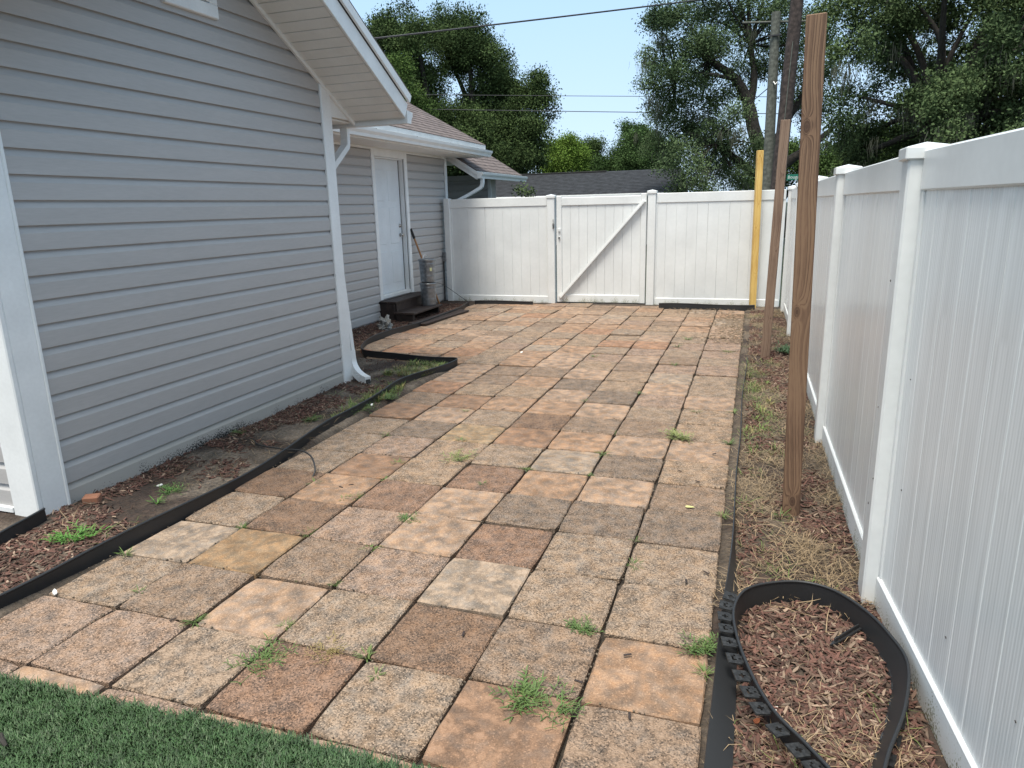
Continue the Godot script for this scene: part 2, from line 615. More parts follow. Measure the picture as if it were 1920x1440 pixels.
func build_ground() -> void:
	hn.seed = 77
	hn.frequency = 0.9
	var xs := [-700.0, -250.0, -80.0, -30.0, -12.0, -7.5]
	var x := -6.2
	while x < 0.9:
		xs.append(x)
		x += 0.055
	xs.append_array([1.2, 2.0, 5.0, 12.0, 30.0, 80.0, 250.0, 700.0])
	var zs := [-700.0, -250.0, -100.0, -50.0, -30.0, -18.0, -13.0]
	var z := -12.0
	while z < 1.0:
		zs.append(z)
		z += 0.055
	zs.append_array([1.4, 3.0, 10.0, 40.0, 120.0, 400.0])
	var pn := noise(0.9, 5)
	var pn2 := noise(3.0, 6)
	var st := new_st()
	for iz in zs.size():
		for ix in xs.size():
			var px: float = xs[ix]
			var pz: float = zs[iz]
			var c := Color(0.045, 0.06, 0.03)     # lawn beyond the fences
			if px > -6.3 and px < 0.8 and pz > -12.0 and pz < 1.0:
				if in_patio(px, pz): c = Color(0.07, 0.055, 0.042)
				elif px > -0.1:
					var t := clampf(pn.get_noise_2d(px * 2.0, pz) * 1.6 + 0.5, 0.0, 1.0)
					c = Color(0.075, 0.05, 0.038).lerp(Color(0.19, 0.145, 0.105), t)
				else:
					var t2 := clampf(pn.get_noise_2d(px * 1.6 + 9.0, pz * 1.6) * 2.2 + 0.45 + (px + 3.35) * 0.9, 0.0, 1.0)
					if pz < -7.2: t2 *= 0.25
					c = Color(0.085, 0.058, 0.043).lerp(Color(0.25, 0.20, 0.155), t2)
				c = c * (1.0 + pn2.get_noise_2d(px * 2.0, pz * 2.0) * 0.3)
			c.a = 1.0
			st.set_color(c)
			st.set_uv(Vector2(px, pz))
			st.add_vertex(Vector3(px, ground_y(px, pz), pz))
	var w := xs.size()
	for iz in zs.size() - 1:
		for ix in w - 1:
			var a := iz * w + ix
			for k in [a, a + 1, a + w + 1, a, a + w + 1, a + w]: st.add_index(k)
	st.generate_normals()
	structure("ground", st.commit(), M.soil)

func paver_tex(seed_: int, agg: bool, stain: bool) -> ImageTexture:
	var w := 256
	var cell := noise(0.33, seed_, FastNoiseLite.TYPE_CELLULAR, 1)
	cell.cellular_return_type = FastNoiseLite.RETURN_CELL_VALUE
	var cb := bytes(cell, w, w)
	var blot := bytes(noise(0.011, seed_ + 1, FastNoiseLite.TYPE_SIMPLEX_SMOOTH, 4), w, w)
	var blot2 := bytes(noise(0.02, seed_ + 2, FastNoiseLite.TYPE_SIMPLEX_SMOOTH, 3), w, w)
	var grit := bytes(noise(0.4, seed_ + 3, FastNoiseLite.TYPE_SIMPLEX, 2), w, w)
	var out := PackedByteArray()
	out.resize(w * w * 3)
	for i in w * w:
		var b := blot[i] / 255.0 - 0.5
		var b2 := blot2[i] / 255.0 - 0.5
		var s := cb[i] / 255.0
		var v := 0.80 + b * 0.30
		var warm := b2 * 0.16
		if agg:
			# exposed pebbles: mostly mid tones, some pale, some dark
			v += (s - 0.5) * 0.36 + (grit[i] / 255.0 - 0.5) * 0.24
			if s > 0.88: v += 0.15
			if s < 0.10: v -= 0.12
		else:
			v += (s - 0.5) * 0.14 + b2 * 0.10 + (grit[i] / 255.0 - 0.5) * 0.20
			if s > 0.93: v += 0.10
			warm *= 1.1
		if stain:
			var k := clampf((blot2[(i * 7 + 911) % (w * w)] / 255.0 - 0.40) * 0.0 + (b2 - 0.10) * 4.0, 0.0, 1.0)
			v = lerpf(v, 0.98, k * 0.75)
			warm *= 1.0 - k
		out[i * 3] = int(clampf(v * (1.0 + warm * 0.5), 0, 1) * 255.0)
		out[i * 3 + 1] = int(clampf(v * (1.0 - warm * 0.12), 0, 1) * 255.0)
		out[i * 3 + 2] = int(clampf(v * (1.0 - warm * 0.9), 0, 1) * 255.0)
	return tex(from_bytes(out, w, w))

func paver_mesh(r: RandomNumberGenerator) -> ArrayMesh:
	var st := new_st()
	var hs := 0.2
	var rim := []
	var per := 5
	for side in 4:
		for k in per:
			var t := -1.0 + 2.0 * k / per
			var p := Vector2(t, -1.0)
			p = p.rotated(side * PI / 2.0) * hs
			var jit := r.randf_range(-0.0016, 0.0016)
			if k == 0:
				p *= 1.0 - r.randf_range(0.008, 0.055)
				jit = 0.0
			p += p.normalized() * jit
			rim.append(p)
	var top := []
	var mid := []
	var low := []
	for p in rim:
		var bv: float = r.randf_range(0.004, 0.008)
		top.append(Vector3(p.x * (1.0 - bv / hs), 0.0, p.y * (1.0 - bv / hs)))
		mid.append(Vector3(p.x, -r.randf_range(0.004, 0.007), p.y))
		low.append(Vector3(p.x * 0.995, -0.030, p.y * 0.995))
	var n := rim.size()
	for i in n:
		var j := (i + 1) % n
		tri(st, Vector3.ZERO, top[i], top[j], Vector3.UP)
		face(st, [top[i], top[j], mid[j], mid[i]], Vector3(0, -0.1, 0))
		face(st, [mid[i], mid[j], low[j], low[i]], Vector3(0, -0.02, 0))
	return st.commit()

func build_patio() -> void:
	var pal := {
		"g": Color8(166, 147, 128), "G": Color8(132, 117, 104), "d": Color8(128, 101, 82), "r": Color8(144, 112, 93),
		"o": Color8(176, 142, 115), "O": Color8(164, 134, 98), "p": Color8(181, 154, 132), "t": Color8(172, 149, 126),
		"k": Color8(170, 145, 128), "w": Color8(174, 158, 141), "u": Color8(152, 118, 94), "n": Color8(149, 128, 110),
		"R": Color8(176, 132, 103), "y": Color8(172, 148, 115)}
	var smooth := "oOpwuRy"
	var rows := {-2: "kpktptg", -1: "kkgrguG", 0: "gnpgdno", 1: "wOnkwgg", 2: "gdkprgg", 3: "dorpGGG", 4: "guutroppn", 5: "gktgwGt", 6: "gGyuopp", 7: "upgdnnt", 8: "nuoopgt", 9: "RttpGkp", 10: "pnoGtpg", 11: "pnnptwg"}
	rows[4] = "gutropn"
	rows[-1] = "kkgrgun"
	var r := RandomNumberGenerator.new()
	r.seed = 4242
	var ta := []
	var ts := []
	for k in 4:
		ta.append(paver_tex(100 + k * 10, true, false))
		ts.append(paver_tex(200 + k * 10, false, false))
	var tw := [paver_tex(301, true, true), paver_tex(311, false, true)]
	var bump := bump_tex(256, 256, noise(0.22, 333, FastNoiseLite.TYPE_CELLULAR, 2), 5.0)
	var meshes := []
	for k in 6: meshes.append(paver_mesh(r))
	var mats := {}
	var patio := Node3D.new()
	patio.name = "patio"
	add_child(patio)
	patio.set_meta("kind", "structure")
	var stains := {"-1,1": 1, "-1,2": 1, "1,-4": 1, "1,0": 1, "14,-6": 1, "17,1": 1, "-1,-2": 1}
	for row in range(-2, 24):
		for col in range(-8, 3):
			if row < 12 and col < -4: continue
			if row == 12 and col < -7: continue
			var cx := (-3.1654 + col + 0.5) * TILE
			var cz := (-4.908 - (row + 0.5) * 0.995) * TILE
			if row >= 12 and cx - 0.19 < patio_left(cz) - 0.12: continue
			if row == 23 and col > -1: continue
			var code := "p"
			if rows.has(row) and col >= -4: code = rows[row][col + 4]
			else: code = "pptkoggkntwnpoRtgpko"[r.randi_range(0, 19)]
			if row > 15 and col > 0 and r.randf() < 0.7: code = "wtp"[r.randi_range(0, 2)]
			var v := r.randi_range(0, 3)
			var st: bool = stains.has("%d,%d" % [row, col])
			var key := "%s%d%s" % [code, v, st]
			if not mats.has(key):
				var sm := smooth.contains(code)
				var t: Texture2D = tw[1 if sm else 0] if st else (ts[v] if sm else ta[v])
				var c: Color = pal[code]
				c = c.lerp(Color8(168, 139, 115), 0.36)
				c.v *= 0.98
				var m := mat(c, 0.93, t, Vector3(1.0 / 0.405, 1.0 / 0.405, 1))
				m.uv1_offset = Vector3(0.5, 0.5, 0)
				m.normal_enabled = true
				m.normal_texture = bump
				m.normal_scale = 0.3 if sm else 0.7
				mats[key] = m
			var o := put(patio, "paver", meshes[r.randi_range(0, 5)], mats[key])
			var lift := r.randf_range(-0.0055, 0.0055)
			if row > 8: lift *= 1.5
			o.position = Vector3(cx + r.randf_range(-0.003, 0.003), lift, cz + r.randf_range(-0.003, 0.003))
			o.rotation = Vector3(r.randf_range(-0.014, 0.014), r.randi_range(0, 3) * PI / 2.0 + r.randf_range(-0.012, 0.012), r.randf_range(-0.014, 0.014))

# ------------------------------------------------------------------ house
func siding_board(y0: float, h: float, za: Callable, zb: Callable) -> ArrayMesh:
	var prof := [Vector2(0.0, 0.004), Vector2(0.027, 0.0), Vector2(0.0262, h * 0.68), Vector2(0.006, h * 0.95), Vector2(0.004, h * 1.03)]
	var st := new_st()
	for i in prof.size() - 1:
		var a: Vector2 = prof[i]
		var b: Vector2 = prof[i + 1]
		var n := Vector3(b.y - a.y, a.x - b.x, 0).normalized()
		if i == 0: n = Vector3(0, -1, 0)
		var za1: float = za.call(y0 + a.y)
		var za2: float = za.call(y0 + b.y)
		var zb1: float = zb.call(y0 + a.y)
		var zb2: float = zb.call(y0 + b.y)
		if za1 <= zb1: continue
		if za2 < zb2:
			za2 = (za2 + zb2) * 0.5
			zb2 = za2
		quad(st, Vector3(a.x, y0 + a.y, za1), Vector3(b.x, y0 + b.y, za2), Vector3(b.x, y0 + b.y, zb2), Vector3(a.x, y0 + a.y, zb1), n)
	return st.commit()

func flat_siding(parent: Node, origin: Vector3, turn: float, y0: float, y1: float, length: float) -> void:
	var h := 0.131
	var y := y0
	var key := "s%.3f" % length
	if not cache.has(key): cache[key] = siding_board(0.0, h, func(_y): return 0.0, func(_y): return -length)
	while y < y1 - 0.02:
		var o := put(parent, "siding_board", cache[key], M.siding, origin + Vector3(0, y, 0), Vector3(0, turn, 0))
		if y + h > y1 + 0.012:
			o.mesh = siding_board(0.0, y1 - y, func(_y): return 0.0, func(_y): return -length)
		y += h

func gutter(parent: Node, start: Vector3, along: Vector3, out: Vector3, length: float) -> MeshInstance3D:
	var prof := [Vector2(0, 0.115), Vector2(0, 0), Vector2(0.075, 0), Vector2(0.083, 0.035), Vector2(0.112, 0.07), Vector2(0.118, 0.105), Vector2(0.108, 0.107), Vector2(0.104, 0.078), Vector2(0.078, 0.042), Vector2(0.07, 0.006), Vector2(0.006, 0.006), Vector2(0.006, 0.115)]
	var pts := []
	for q in prof: pts.append(out * q.x + Vector3.UP * q.y)
	var st := new_st()
	add_prism(st, pts, along * length)
	var cap := []
	for k in 6: cap.append(out * prof[k].x * 1.01 + Vector3.UP * prof[k].y)
	add_prism(st, cap, -along * 0.004)
	for k in 6: cap[k] += along * length
	add_prism(st, cap, along * 0.004)
	return put(parent, "gutter", st.commit(), M.trim, start)

func build_house() -> void:
	var h := thing("house", Vector3(-4.5, 0, -7), "house with lilac grey lap siding, white trim and brown shingle roofs", "house")
	var O := -h.position
	var slope := 0.56
	var ang := atan(slope)
	var ridge_z := -4.28
	var rake := func(z: float) -> float: return 2.47 + slope * (2.02 - absf(z - ridge_z))
	# solid bodies behind the siding
	var body := []
	for q in [[-2.64, 0.0], [-2.64, 2.83], [ridge_z, 3.62], [-5.9, 2.74], [-5.9, 0.0]]: body.append(O + Vector3(WALL_X, q[1], q[0]))
	put(h, "wall", prism(body, Vector3(-5.5, 0, 0)), M.siding)
	put(h, "wall", cbox(Vector3(3.6, 2.6, 6.25)), M.siding, O + Vector3(-7.27, 1.3, -9.025))
	for s in [[-5.9, -9.45, 0.0, 2.6], [-10.5, -12.15, 0.0, 2.6], [-9.45, -10.5, 2.42, 2.6], [-9.45, -10.5, 0.0, 0.33]]:
		put(h, "wall", cbox(Vector3(0.14, s[3] - s[2], s[0] - s[1])), M.siding, O + Vector3(WING_X - 0.07, (s[2] + s[3]) * 0.5, (s[0] + s[1]) * 0.5))
	# gable wall, one mesh per siding board
	var y := 0.0
	var first := true
	while y < 3.6:
		var za := func(yy: float) -> float: return minf(-2.76, -(4.28 - 2.02) - maxf(yy - 2.47, 0.0) / slope) if yy > 2.47 else -2.76
		var zb := func(yy: float) -> float: return maxf(-5.79, -6.3 + maxf(yy - 2.47, 0.0) / slope)
		var bm := siding_board(y, 0.1335, za, zb)
		if bm.get_surface_count() > 0:
			put(h, "siding_board", bm, M.splash if first else M.siding, O + Vector3(WALL_X, 0, 0))
		first = false
		y += 0.1335
	# end wall round the near corner, wing wall, small returns
	flat_siding(h, O + Vector3(-9.2, 0, -2.64), -PI / 2, 0.05, 2.45, 9.2 + WALL_X - 0.15)
	flat_siding(h, O + Vector3(WING_X, 0, -6.0), 0.0, 0.03, 2.52, 3.44)
	flat_siding(h, O + Vector3(WING_X, 0, -10.56), 0.0, 0.03, 2.52, 1.46)
	put(h, "starter_strip", cbox(Vector3(5.3, 0.035, 0.04), 0.004), M.trim, O + Vector3(-6.56, 0.03, -2.615))
	# corner boards
	put(h, "corner_board", cbox(Vector3(0.03, 2.86, 0.15), 0.006), M.trim, O + Vector3(WALL_X + 0.026, 1.42, -2.695))
	put(h, "corner_board", cbox(Vector3(0.196, 2.855, 0.032), 0.006), M.trim, O + Vector3(WALL_X - 0.055, 1.42, -2.605))
	put(h, "trim_channel", cbox(Vector3(0.024, 2.8, 0.022), 0.005), M.trim, O + Vector3(WALL_X + 0.034, 1.40, -2.777))
	put(h, "corner_board", cbox(Vector3(0.03, 2.78, 0.15), 0.006), M.trim, O + Vector3(WALL_X + 0.028, 1.36, -5.852))
	put(h, "corner_board", cbox(Vector3(0.1, 2.45, 0.025), 0.005), M.trim, O + Vector3(WALL_X - 0.036, 1.2, -5.917))
	put(h, "corner_board", cbox(Vector3(0.028, 2.5, 0.09), 0.005), M.trim, O + Vector3(WING_X + 0.026, 1.25, -12.09))
	put(h, "corner_board", cbox(Vector3(0.028, 2.5, 0.08), 0.005), M.trim, O + Vector3(WING_X + 0.026, 1.25, -5.95))
	# eave return at the foot of the rake
	var tri_pts := [O + Vector3(WALL_X + 0.026, 2.76, -5.80), O + Vector3(WALL_X + 0.026, 2.475, -6.31), O + Vector3(WALL_X + 0.026, 2.475, -5.90)]
	put(h, "eave_return", prism(tri_pts, Vector3(-1.5, 0, 0)), M.soffit)
	# rake soffit, a panel at a time
	var over := -3.16
	var n := 22
	for side in [-1.0, 1.0]:
		for k in n:
			var zc: float = ridge_z + side * (2.02 - (k + 0.5) * 2.02 / n)
			put(h, "soffit_panel", cbox(Vector3(over - WALL_X - 0.02, 0.014, 2.02 / n / cos(ang) - 0.005), 0.003), M.soffit, O + Vector3((over + WALL_X) * 0.5, rake.call(zc) + 0.006, zc), Vector3(side * ang, 0, 0))
		var mid: float = ridge_z + side * 1.01
		var ln := 2.06 / cos(ang)
		put(h, "soffit_backing", cbox(Vector3(over - WALL_X, 0.02, ln)), M.trim, O + Vector3((over + WALL_X) * 0.5, rake.call(mid) + 0.03, mid), Vector3(side * ang, 0, 0))
		put(h, "trim_channel", cbox(Vector3(0.03, 0.035, ln), 0.005), M.trim, O + Vector3(WALL_X + 0.036, rake.call(mid) - 0.014, mid), Vector3(side * ang, 0, 0))
		put(h, "fascia", cbox(Vector3(0.024, 0.145, ln), 0.004), M.trim, O + Vector3(over + 0.010, rake.call(mid) + 0.072, mid), Vector3(side * ang, 0, 0))
		put(h, "fascia", cbox(Vector3(0.024, 0.075, ln + 0.06), 0.004), M.trim, O + Vector3(over + 0.040, rake.call(mid - side * 0.01) + 0.185, mid + side * 0.02), Vector3(side * ang, 0, 0))
		put(h, "roof", cbox(Vector3(6.0, 0.024, ln + 0.08), 0.004), M.shingle, O + Vector3(over + 0.05 - 3.0, rake.call(mid) + 0.236, mid + side * 0.02), Vector3(side * ang, 0, 0))
	# eave of the gable part: fascia, gutter seen from its end, box bottom
	put(h, "fascia", cbox(Vector3(1.5, 0.12, 0.022), 0.003), M.trim, O + Vector3(over - 0.75, 2.53, -6.325))
	gutter(h, O + Vector3(over + 0.01, 2.425, -6.345), Vector3(-1, 0, 0), Vector3(0, 0, -1), 1.35)
	put(h, "soffit_panel", cbox(Vector3(1.45, 0.016, 0.42)), M.soffit, O + Vector3(WALL_X - 0.74, 2.462, -6.12))
	# small vent window high in the gable
	var vent := put(h, "vent_window", cbox(Vector3(0.03, 0.52, 0.50), 0.004), M.soffit, O + Vector3(WALL_X + 0.022, 3.235, -4.29))
	for s in [[0.0, 0.215, 0.50, 0.09], [0.0, -0.215, 0.50, 0.09]]:
		put(vent, "frame", cbox(Vector3(0.03, s[3], s[2]), 0.006), M.trim, Vector3(0.022, s[1], s[0]))
	for s in [-0.21, 0.21]:
		put(vent, "frame", cbox(Vector3(0.028, 0.34, 0.08), 0.006), M.trim, Vector3(0.022, 0, s))
	for k in 6:
		put(vent, "slat", cbox(Vector3(0.03, 0.008, 0.34)), M.trim, Vector3(0.02, -0.15 + k * 0.06, 0), Vector3(0, 0, -0.6))
	# downspout from the eave gutter to the corner and down to its kicked-out foot
	var st := new_st()
	var rect := [Vector2(-0.038, -0.027), Vector2(0.038, -0.027), Vector2(0.038, 0.027), Vector2(-0.038, 0.027)]
	add_sweep(st, rect, [O + Vector3(-3.86, 2.43, -6.40), O + Vector3(-3.86, 2.32, -6.40), O + Vector3(-3.85, 2.25, -6.37), O + Vector3(-3.835, 2.02, -6.03), O + Vector3(-3.835, 1.95, -5.985), O + Vector3(-3.835, 1.85, -5.972), O + Vector3(-3.735, 0.26, -5.972)], Vector3(1, 0, 0))
	put(h, "downspout", st.commit(), M.trim)
	st = new_st()
	var foot := curve([O + Vector3(-3.737, 0.30, -5.972), O + Vector3(-3.725, 0.17, -5.968), O + Vector3(-3.66, 0.09, -5.93), O + Vector3(-3.56, 0.05, -5.87), O + Vector3(-3.47, 0.035, -5.82)], 5)
	add_sweep(st, [Vector2(-0.030, -0.042), Vector2(0.030, -0.042), Vector2(0.030, 0.042), Vector2(-0.030, 0.042)], foot, Vector3(0.3, 0, -1))
	var elbow := put(h, "downspout_elbow", st.commit(), M.trim)
	for k in range(3, 17, 2):
		var dirv: Vector3 = (foot[k + 1] - foot[k - 1]).normalized()
		put(elbow, "crimp", tube([foot[k] - dirv * 0.003, foot[k] + dirv * 0.003], [0.0445], 4), M.trim)
	put(elbow, "mouth", cbox(Vector3(0.004, 0.06, 0.05)), M.gap, foot[foot.size() - 1] + Vector3(0.002, 0.004, 0.001), Vector3(0, -0.5, 0.2))
	# wing: soffit, fascia, gutter, shingle courses
	put(h, "soffit_panel", cbox(Vector3(0.56, 0.02, 6.2)), M.soffit, O + Vector3(-5.05, 2.535, -9.48))
	put(h, "trim_channel", cbox(Vector3(0.022, 0.03, 6.1), 0.004), M.trim, O + Vector3(WING_X + 0.03, 2.512, -9.05))
	put(h, "fascia", cbox(Vector3(0.024, 0.2, 6.16), 0.003), M.trim, O + Vector3(-4.79, 2.63, -9.56))
	gutter(h, O + Vector3(-4.772, 2.545, -6.48), Vector3(0, 0, -1), Vector3(1, 0, 0), 6.34)
	for k in 5:
		put(h, "gutter_strap", cbox(Vector3(0.11, 0.004, 0.025)), M.chrome, O + Vector3(-4.715, 2.655, -7.3 - k * 1.2))
	var wang := atan(0.55)
	var courses := 24
	for k in courses:
		var d0 := k * 0.135
		var c := Vector3(-4.735 - (d0 + 0.08) * cos(wang), 2.735 + (d0 + 0.08) * sin(wang), -9.56)
		put(h, "shingle_course", cbox(Vector3(0.175, 0.009, 6.2)), M.shingle, O + c + Vector3(0, 0.008, 0), Vector3(0, 0, -wang + 0.045))
	put(h, "roof", cbox(Vector3(3.5, 0.05, 6.18)), M.shingle, O + Vector3(-4.75 - 1.75 * cos(wang), 2.70 + 1.75 * sin(wang), -9.56), Vector3(0, 0, -wang))
	put(h, "fascia", cbox(Vector3(0.02, 0.075, 6.19), 0.003), M.trim, O + Vector3(-4.742, 2.705, -9.565))
	put(h, "fascia", cbox(Vector3(3.5, 0.14, 0.024), 0.003), M.trim, O + Vector3(-4.78 - 1.75 * cos(wang), 2.665 + 1.75 * sin(wang), -12.655), Vector3(0, 0, -wang))
	# low roof beyond the fence with its own gutter
	var eang := atan(0.62)
	var ez := -13.65
	for k in 6:
		var d1 := k * 0.14
		put(h, "shingle_course", cbox(Vector3(0.18, 0.009, 2.66)), M.shingle, O + Vector3(-4.79 - (d1 + 0.08) * cos(eang), 2.29 + (d1 + 0.08) * sin(eang), ez), Vector3(0, 0, -eang + 0.05))
	put(h, "roof", cbox(Vector3(0.85, 0.04, 2.64)), M.shingle, O + Vector3(-4.80 - 0.425 * cos(eang), 2.25 + 0.425 * sin(eang), ez), Vector3(0, 0, -eang))
	put(h, "fascia", cbox(Vector3(0.86, 0.055, 0.03), 0.003), M.trim, O + Vector3(-4.80 - 0.40 * cos(eang), 2.252 + 0.40 * sin(eang), -12.325), Vector3(0, 0, -eang))
	put(h, "fascia", cbox(Vector3(0.86, 0.085, 0.024), 0.003), M.trim, O + Vector3(-4.80 - 0.40 * cos(eang), 2.185 + 0.40 * sin(eang), -12.345), Vector3(0, 0, -eang))
	put(h, "fascia", cbox(Vector3(0.022, 0.1, 2.62), 0.003), M.trim, O + Vector3(-4.80, 2.235, ez))
	gutter(h, O + Vector3(-4.787, 2.155, -12.32), Vector3(0, 0, -1), Vector3(1, 0, 0), 2.7)
	put(h, "wall", cbox(Vector3(2.4, 2.3, 0.3)), M.siding, O + Vector3(-6.42, 1.15, -14.36))
	flat_siding(h, O + Vector3(-7.6, 0, -14.21), -PI / 2, 0.05, 2.2, 2.36)
	put(h, "soffit_panel", cbox(Vector3(3.6, 0.03, 2.7)), M.soffit, O + Vector3(-7.1, 2.57, -13.5))  # porch ceiling slab, added to shade the recessed wall below it
	put(h, "corner_board", cbox(Vector3(0.075, 2.2, 0.03), 0.005), M.trim, O + Vector3(-5.245, 1.1, -14.19))
	st = new_st()
	add_sweep(st, rect, [O + Vector3(-4.735, 2.17, -12.45), O + Vector3(-4.735, 2.08, -12.45), O + Vector3(-4.745, 2.02, -12.44), O + Vector3(-4.78, 1.98, -12.42), O + Vector3(-5.0, 1.86, -12.36), O + Vector3(-5.16, 1.78, -12.3), O + Vector3(-5.17, 1.6, -12.3), O + Vector3(-5.17, 0.05, -12.3)], Vector3(0, 0, 1))
	put(h, "downspout", st.commit(), M.trim)
	# door in its casing
	put(h, "door_casing", cbox(Vector3(0.03, 2.2, 0.085), 0.006), M.trim, O + Vector3(WING_X + 0.028, 1.41, -9.475))
	put(h, "door_casing", cbox(Vector3(0.03, 2.2, 0.085), 0.006), M.trim, O + Vector3(WING_X + 0.028, 1.41, -10.515))
	put(h, "door_casing", cbox(Vector3(0.028, 0.10, 0.955), 0.006), M.trim, O + Vector3(WING_X + 0.028, 2.46, -9.995))
	put(h, "door_casing", cbox(Vector3(0.13, 2.06, 0.018)), M.trim, O + Vector3(WING_X - 0.06, 1.38, -10.465))
	put(h, "door_casing", cbox(Vector3(0.13, 2.06, 0.018)), M.trim, O + Vector3(WING_X - 0.06, 1.38, -9.525))
	put(h, "door_casing", cbox(Vector3(0.13, 0.018, 0.92)), M.trim, O + Vector3(WING_X - 0.06, 2.401, -9.995))
	put(h, "door_sill", cbox(Vector3(0.16, 0.05, 0.92), 0.004), M.soffit, O + Vector3(WING_X - 0.05, 0.345, -9.995))
	var dx := WING_X - 0.085
	var door := put(h, "door", cbox(Vector3(0.04, 2.02, 0.905), 0.003), M.door, O + Vector3(dx, 1.382, -9.99))
	put(door, "gap_seal", cbox(Vector3(0.03, 2.02, 0.012)), M.gap, Vector3(0.008, 0, -0.459))
	for pz in [-0.215, 0.215]:
		for py in [[0.62, 0.46], [0.02, 0.56], [-0.62, 0.5]]:
			put(door, "panel", cbox(Vector3(0.014, py[1], 0.29), 0.006), M.door, Vector3(0.018, py[0], pz))
	put(door, "knob", lathe([Vector2(0.0, 0.065), Vector2(0.022, 0.062), Vector2(0.028, 0.05), Vector2(0.022, 0.036), Vector2(0.010, 0.03), Vector2(0.010, 0.01), Vector2(0.03, 0.008), Vector2(0.03, 0.0)], 14), M.chrome, Vector3(0.02, -0.135, -0.39), Vector3(0, 0, -PI / 2))
	put(door, "deadbolt", lathe([Vector2(0.0, 0.03), Vector2(0.018, 0.03), Vector2(0.028, 0.012), Vector2(0.03, 0.0)], 14), M.chrome, Vector3(0.02, 0.01, -0.39), Vector3(0, 0, -PI / 2))
	# meter box and its conduit at the far corner
	put(h, "electrical_box", cbox(Vector3(0.07, 0.16, 0.12), 0.006), M.metal, O + Vector3(WING_X + 0.07, 0.80, -11.82))
	put(h, "conduit", tube([O + Vector3(WING_X + 0.06, 0.72, -11.76), O + Vector3(WING_X + 0.06, 0.0, -11.74)], [0.014]), M.gap)

# ------------------------------------------------------------------ fences
func cap_mesh(w: float) -> ArrayMesh:
	var key := "cap%.3f" % w
	if cache.has(key): return cache[key]
	var st := new_st()
	add_cbox(st, Vector3(0, 0.022, 0), Vector3(w, 0.044, w), 0.004)
	var a := w * 0.5 - 0.004
	var tip := Vector3(0, 0.062, 0)
	var q := [Vector3(-a, 0.0441, -a), Vector3(a, 0.0441, -a), Vector3(a, 0.0441, a), Vector3(-a, 0.0441, a)]
	for i in 4: face(st, [q[i], q[(i + 1) % 4], tip], Vector3.ZERO)
	cache[key] = st.commit()
	return cache[key]

func wrapped_box(size: Vector3) -> ArrayMesh:
	wrap_tops = true
	var st := new_st()
	add_cbox(st, Vector3.ZERO, size, 0.006)
	wrap_tops = false
	return st.commit()

func fence_post(parent: Node, at: Vector3, turn: float, top: float) -> void:
	var p := put(parent, "post", cbox(Vector3(0.127, top - 0.05, 0.127), 0.008), M.vinyl, at + Vector3(0, (top - 0.05) * 0.5 - 0.01, 0), Vector3(0, turn, 0))
	put(p, "cap", cap_mesh(0.152), M.vinyl, Vector3(0, (top - 0.05) * 0.5 - 0.012, 0))

# panel between two post centres: rails and separate boards (local: along z)
func fence_panel(parent: Node, a: Vector3, b: Vector3, boards: int, ribbed: bool, tops: Array) -> void:
	var d := b - a
	var ln := d.length() - 0.13
	var turn := atan2(d.x, d.z)
	var c := (a + b) * 0.5
	put(parent, "rail", wrapped_box(Vector3(0.048, tops[1] - tops[0], ln)), M.vinyl_dirty, c + Vector3(0, (tops[0] + tops[1]) * 0.5, 0), Vector3(0, turn, 0))
	put(parent, "rail", cbox(Vector3(0.048, tops[3] - tops[2], ln), 0.006), M.vinyl, c + Vector3(0, (tops[2] + tops[3]) * 0.5, 0), Vector3(0, turn, 0))
	var w := ln / boards
	var m := cbox(Vector3(0.022, tops[2] - tops[1] + 0.02, w - 0.001), 0.0028)
	for k in boards:
		var t := -ln * 0.5 + (k + 0.5) * w
		var mt: Material = M.vinyl_board
		if ribbed: mt = M["rib%d" % (k % 3)]
		var o := put(parent, "board", m, mt, c + d.normalized() * t + Vector3(0, (tops[1] + tops[2]) * 0.5, 0), Vector3(rng.randf_range(-0.002, 0.002), turn + rng.randf_range(-0.003, 0.003), 0))
		o.set_meta("board", k)
	for e in [-1.0, 1.0]:   # U-channel that holds the boards at each post
		put(parent, "channel", cbox(Vector3(0.036, tops[2] - tops[1], 0.03), 0.004), M.vinyl, c + d.normalized() * e * (ln * 0.5 - 0.012) + Vector3(0, (tops[1] + tops[2]) * 0.5, 0), Vector3(0, turn, 0))

func build_side_fence() -> void:
	for k in 3:
		var m: StandardMaterial3D = M.vinyl_ribbed.duplicate()
		m.uv1_offset = Vector3(0.31 * k + 0.1, 0.2 * k, 0)
		M["rib%d" % k] = m
	var f := thing("vinyl_fence", Vector3(0.57, 0, -5.1), "long white ribbed vinyl fence along the straw strip beside the patio", "fence")
	var O := -f.position
	var posts := [[0.92, 1.2], [0.748, -0.9], [0.5715, -3.0], [0.543, -5.1], [0.53, -7.2], [0.518, -9.3], [0.51, -11.42]]
	for i in posts.size():
		var p := O + Vector3(posts[i][0], 0, posts[i][1])
		fence_post(f, p, -0.084 if i < 2 else -0.008, 1.835 if i < 3 else 1.855)
		if i > 0:
			fence_panel(f, O + Vector3(posts[i - 1][0], 0, posts[i - 1][1]), p, 13, true, [0.0, 0.132, 1.655, 1.795])

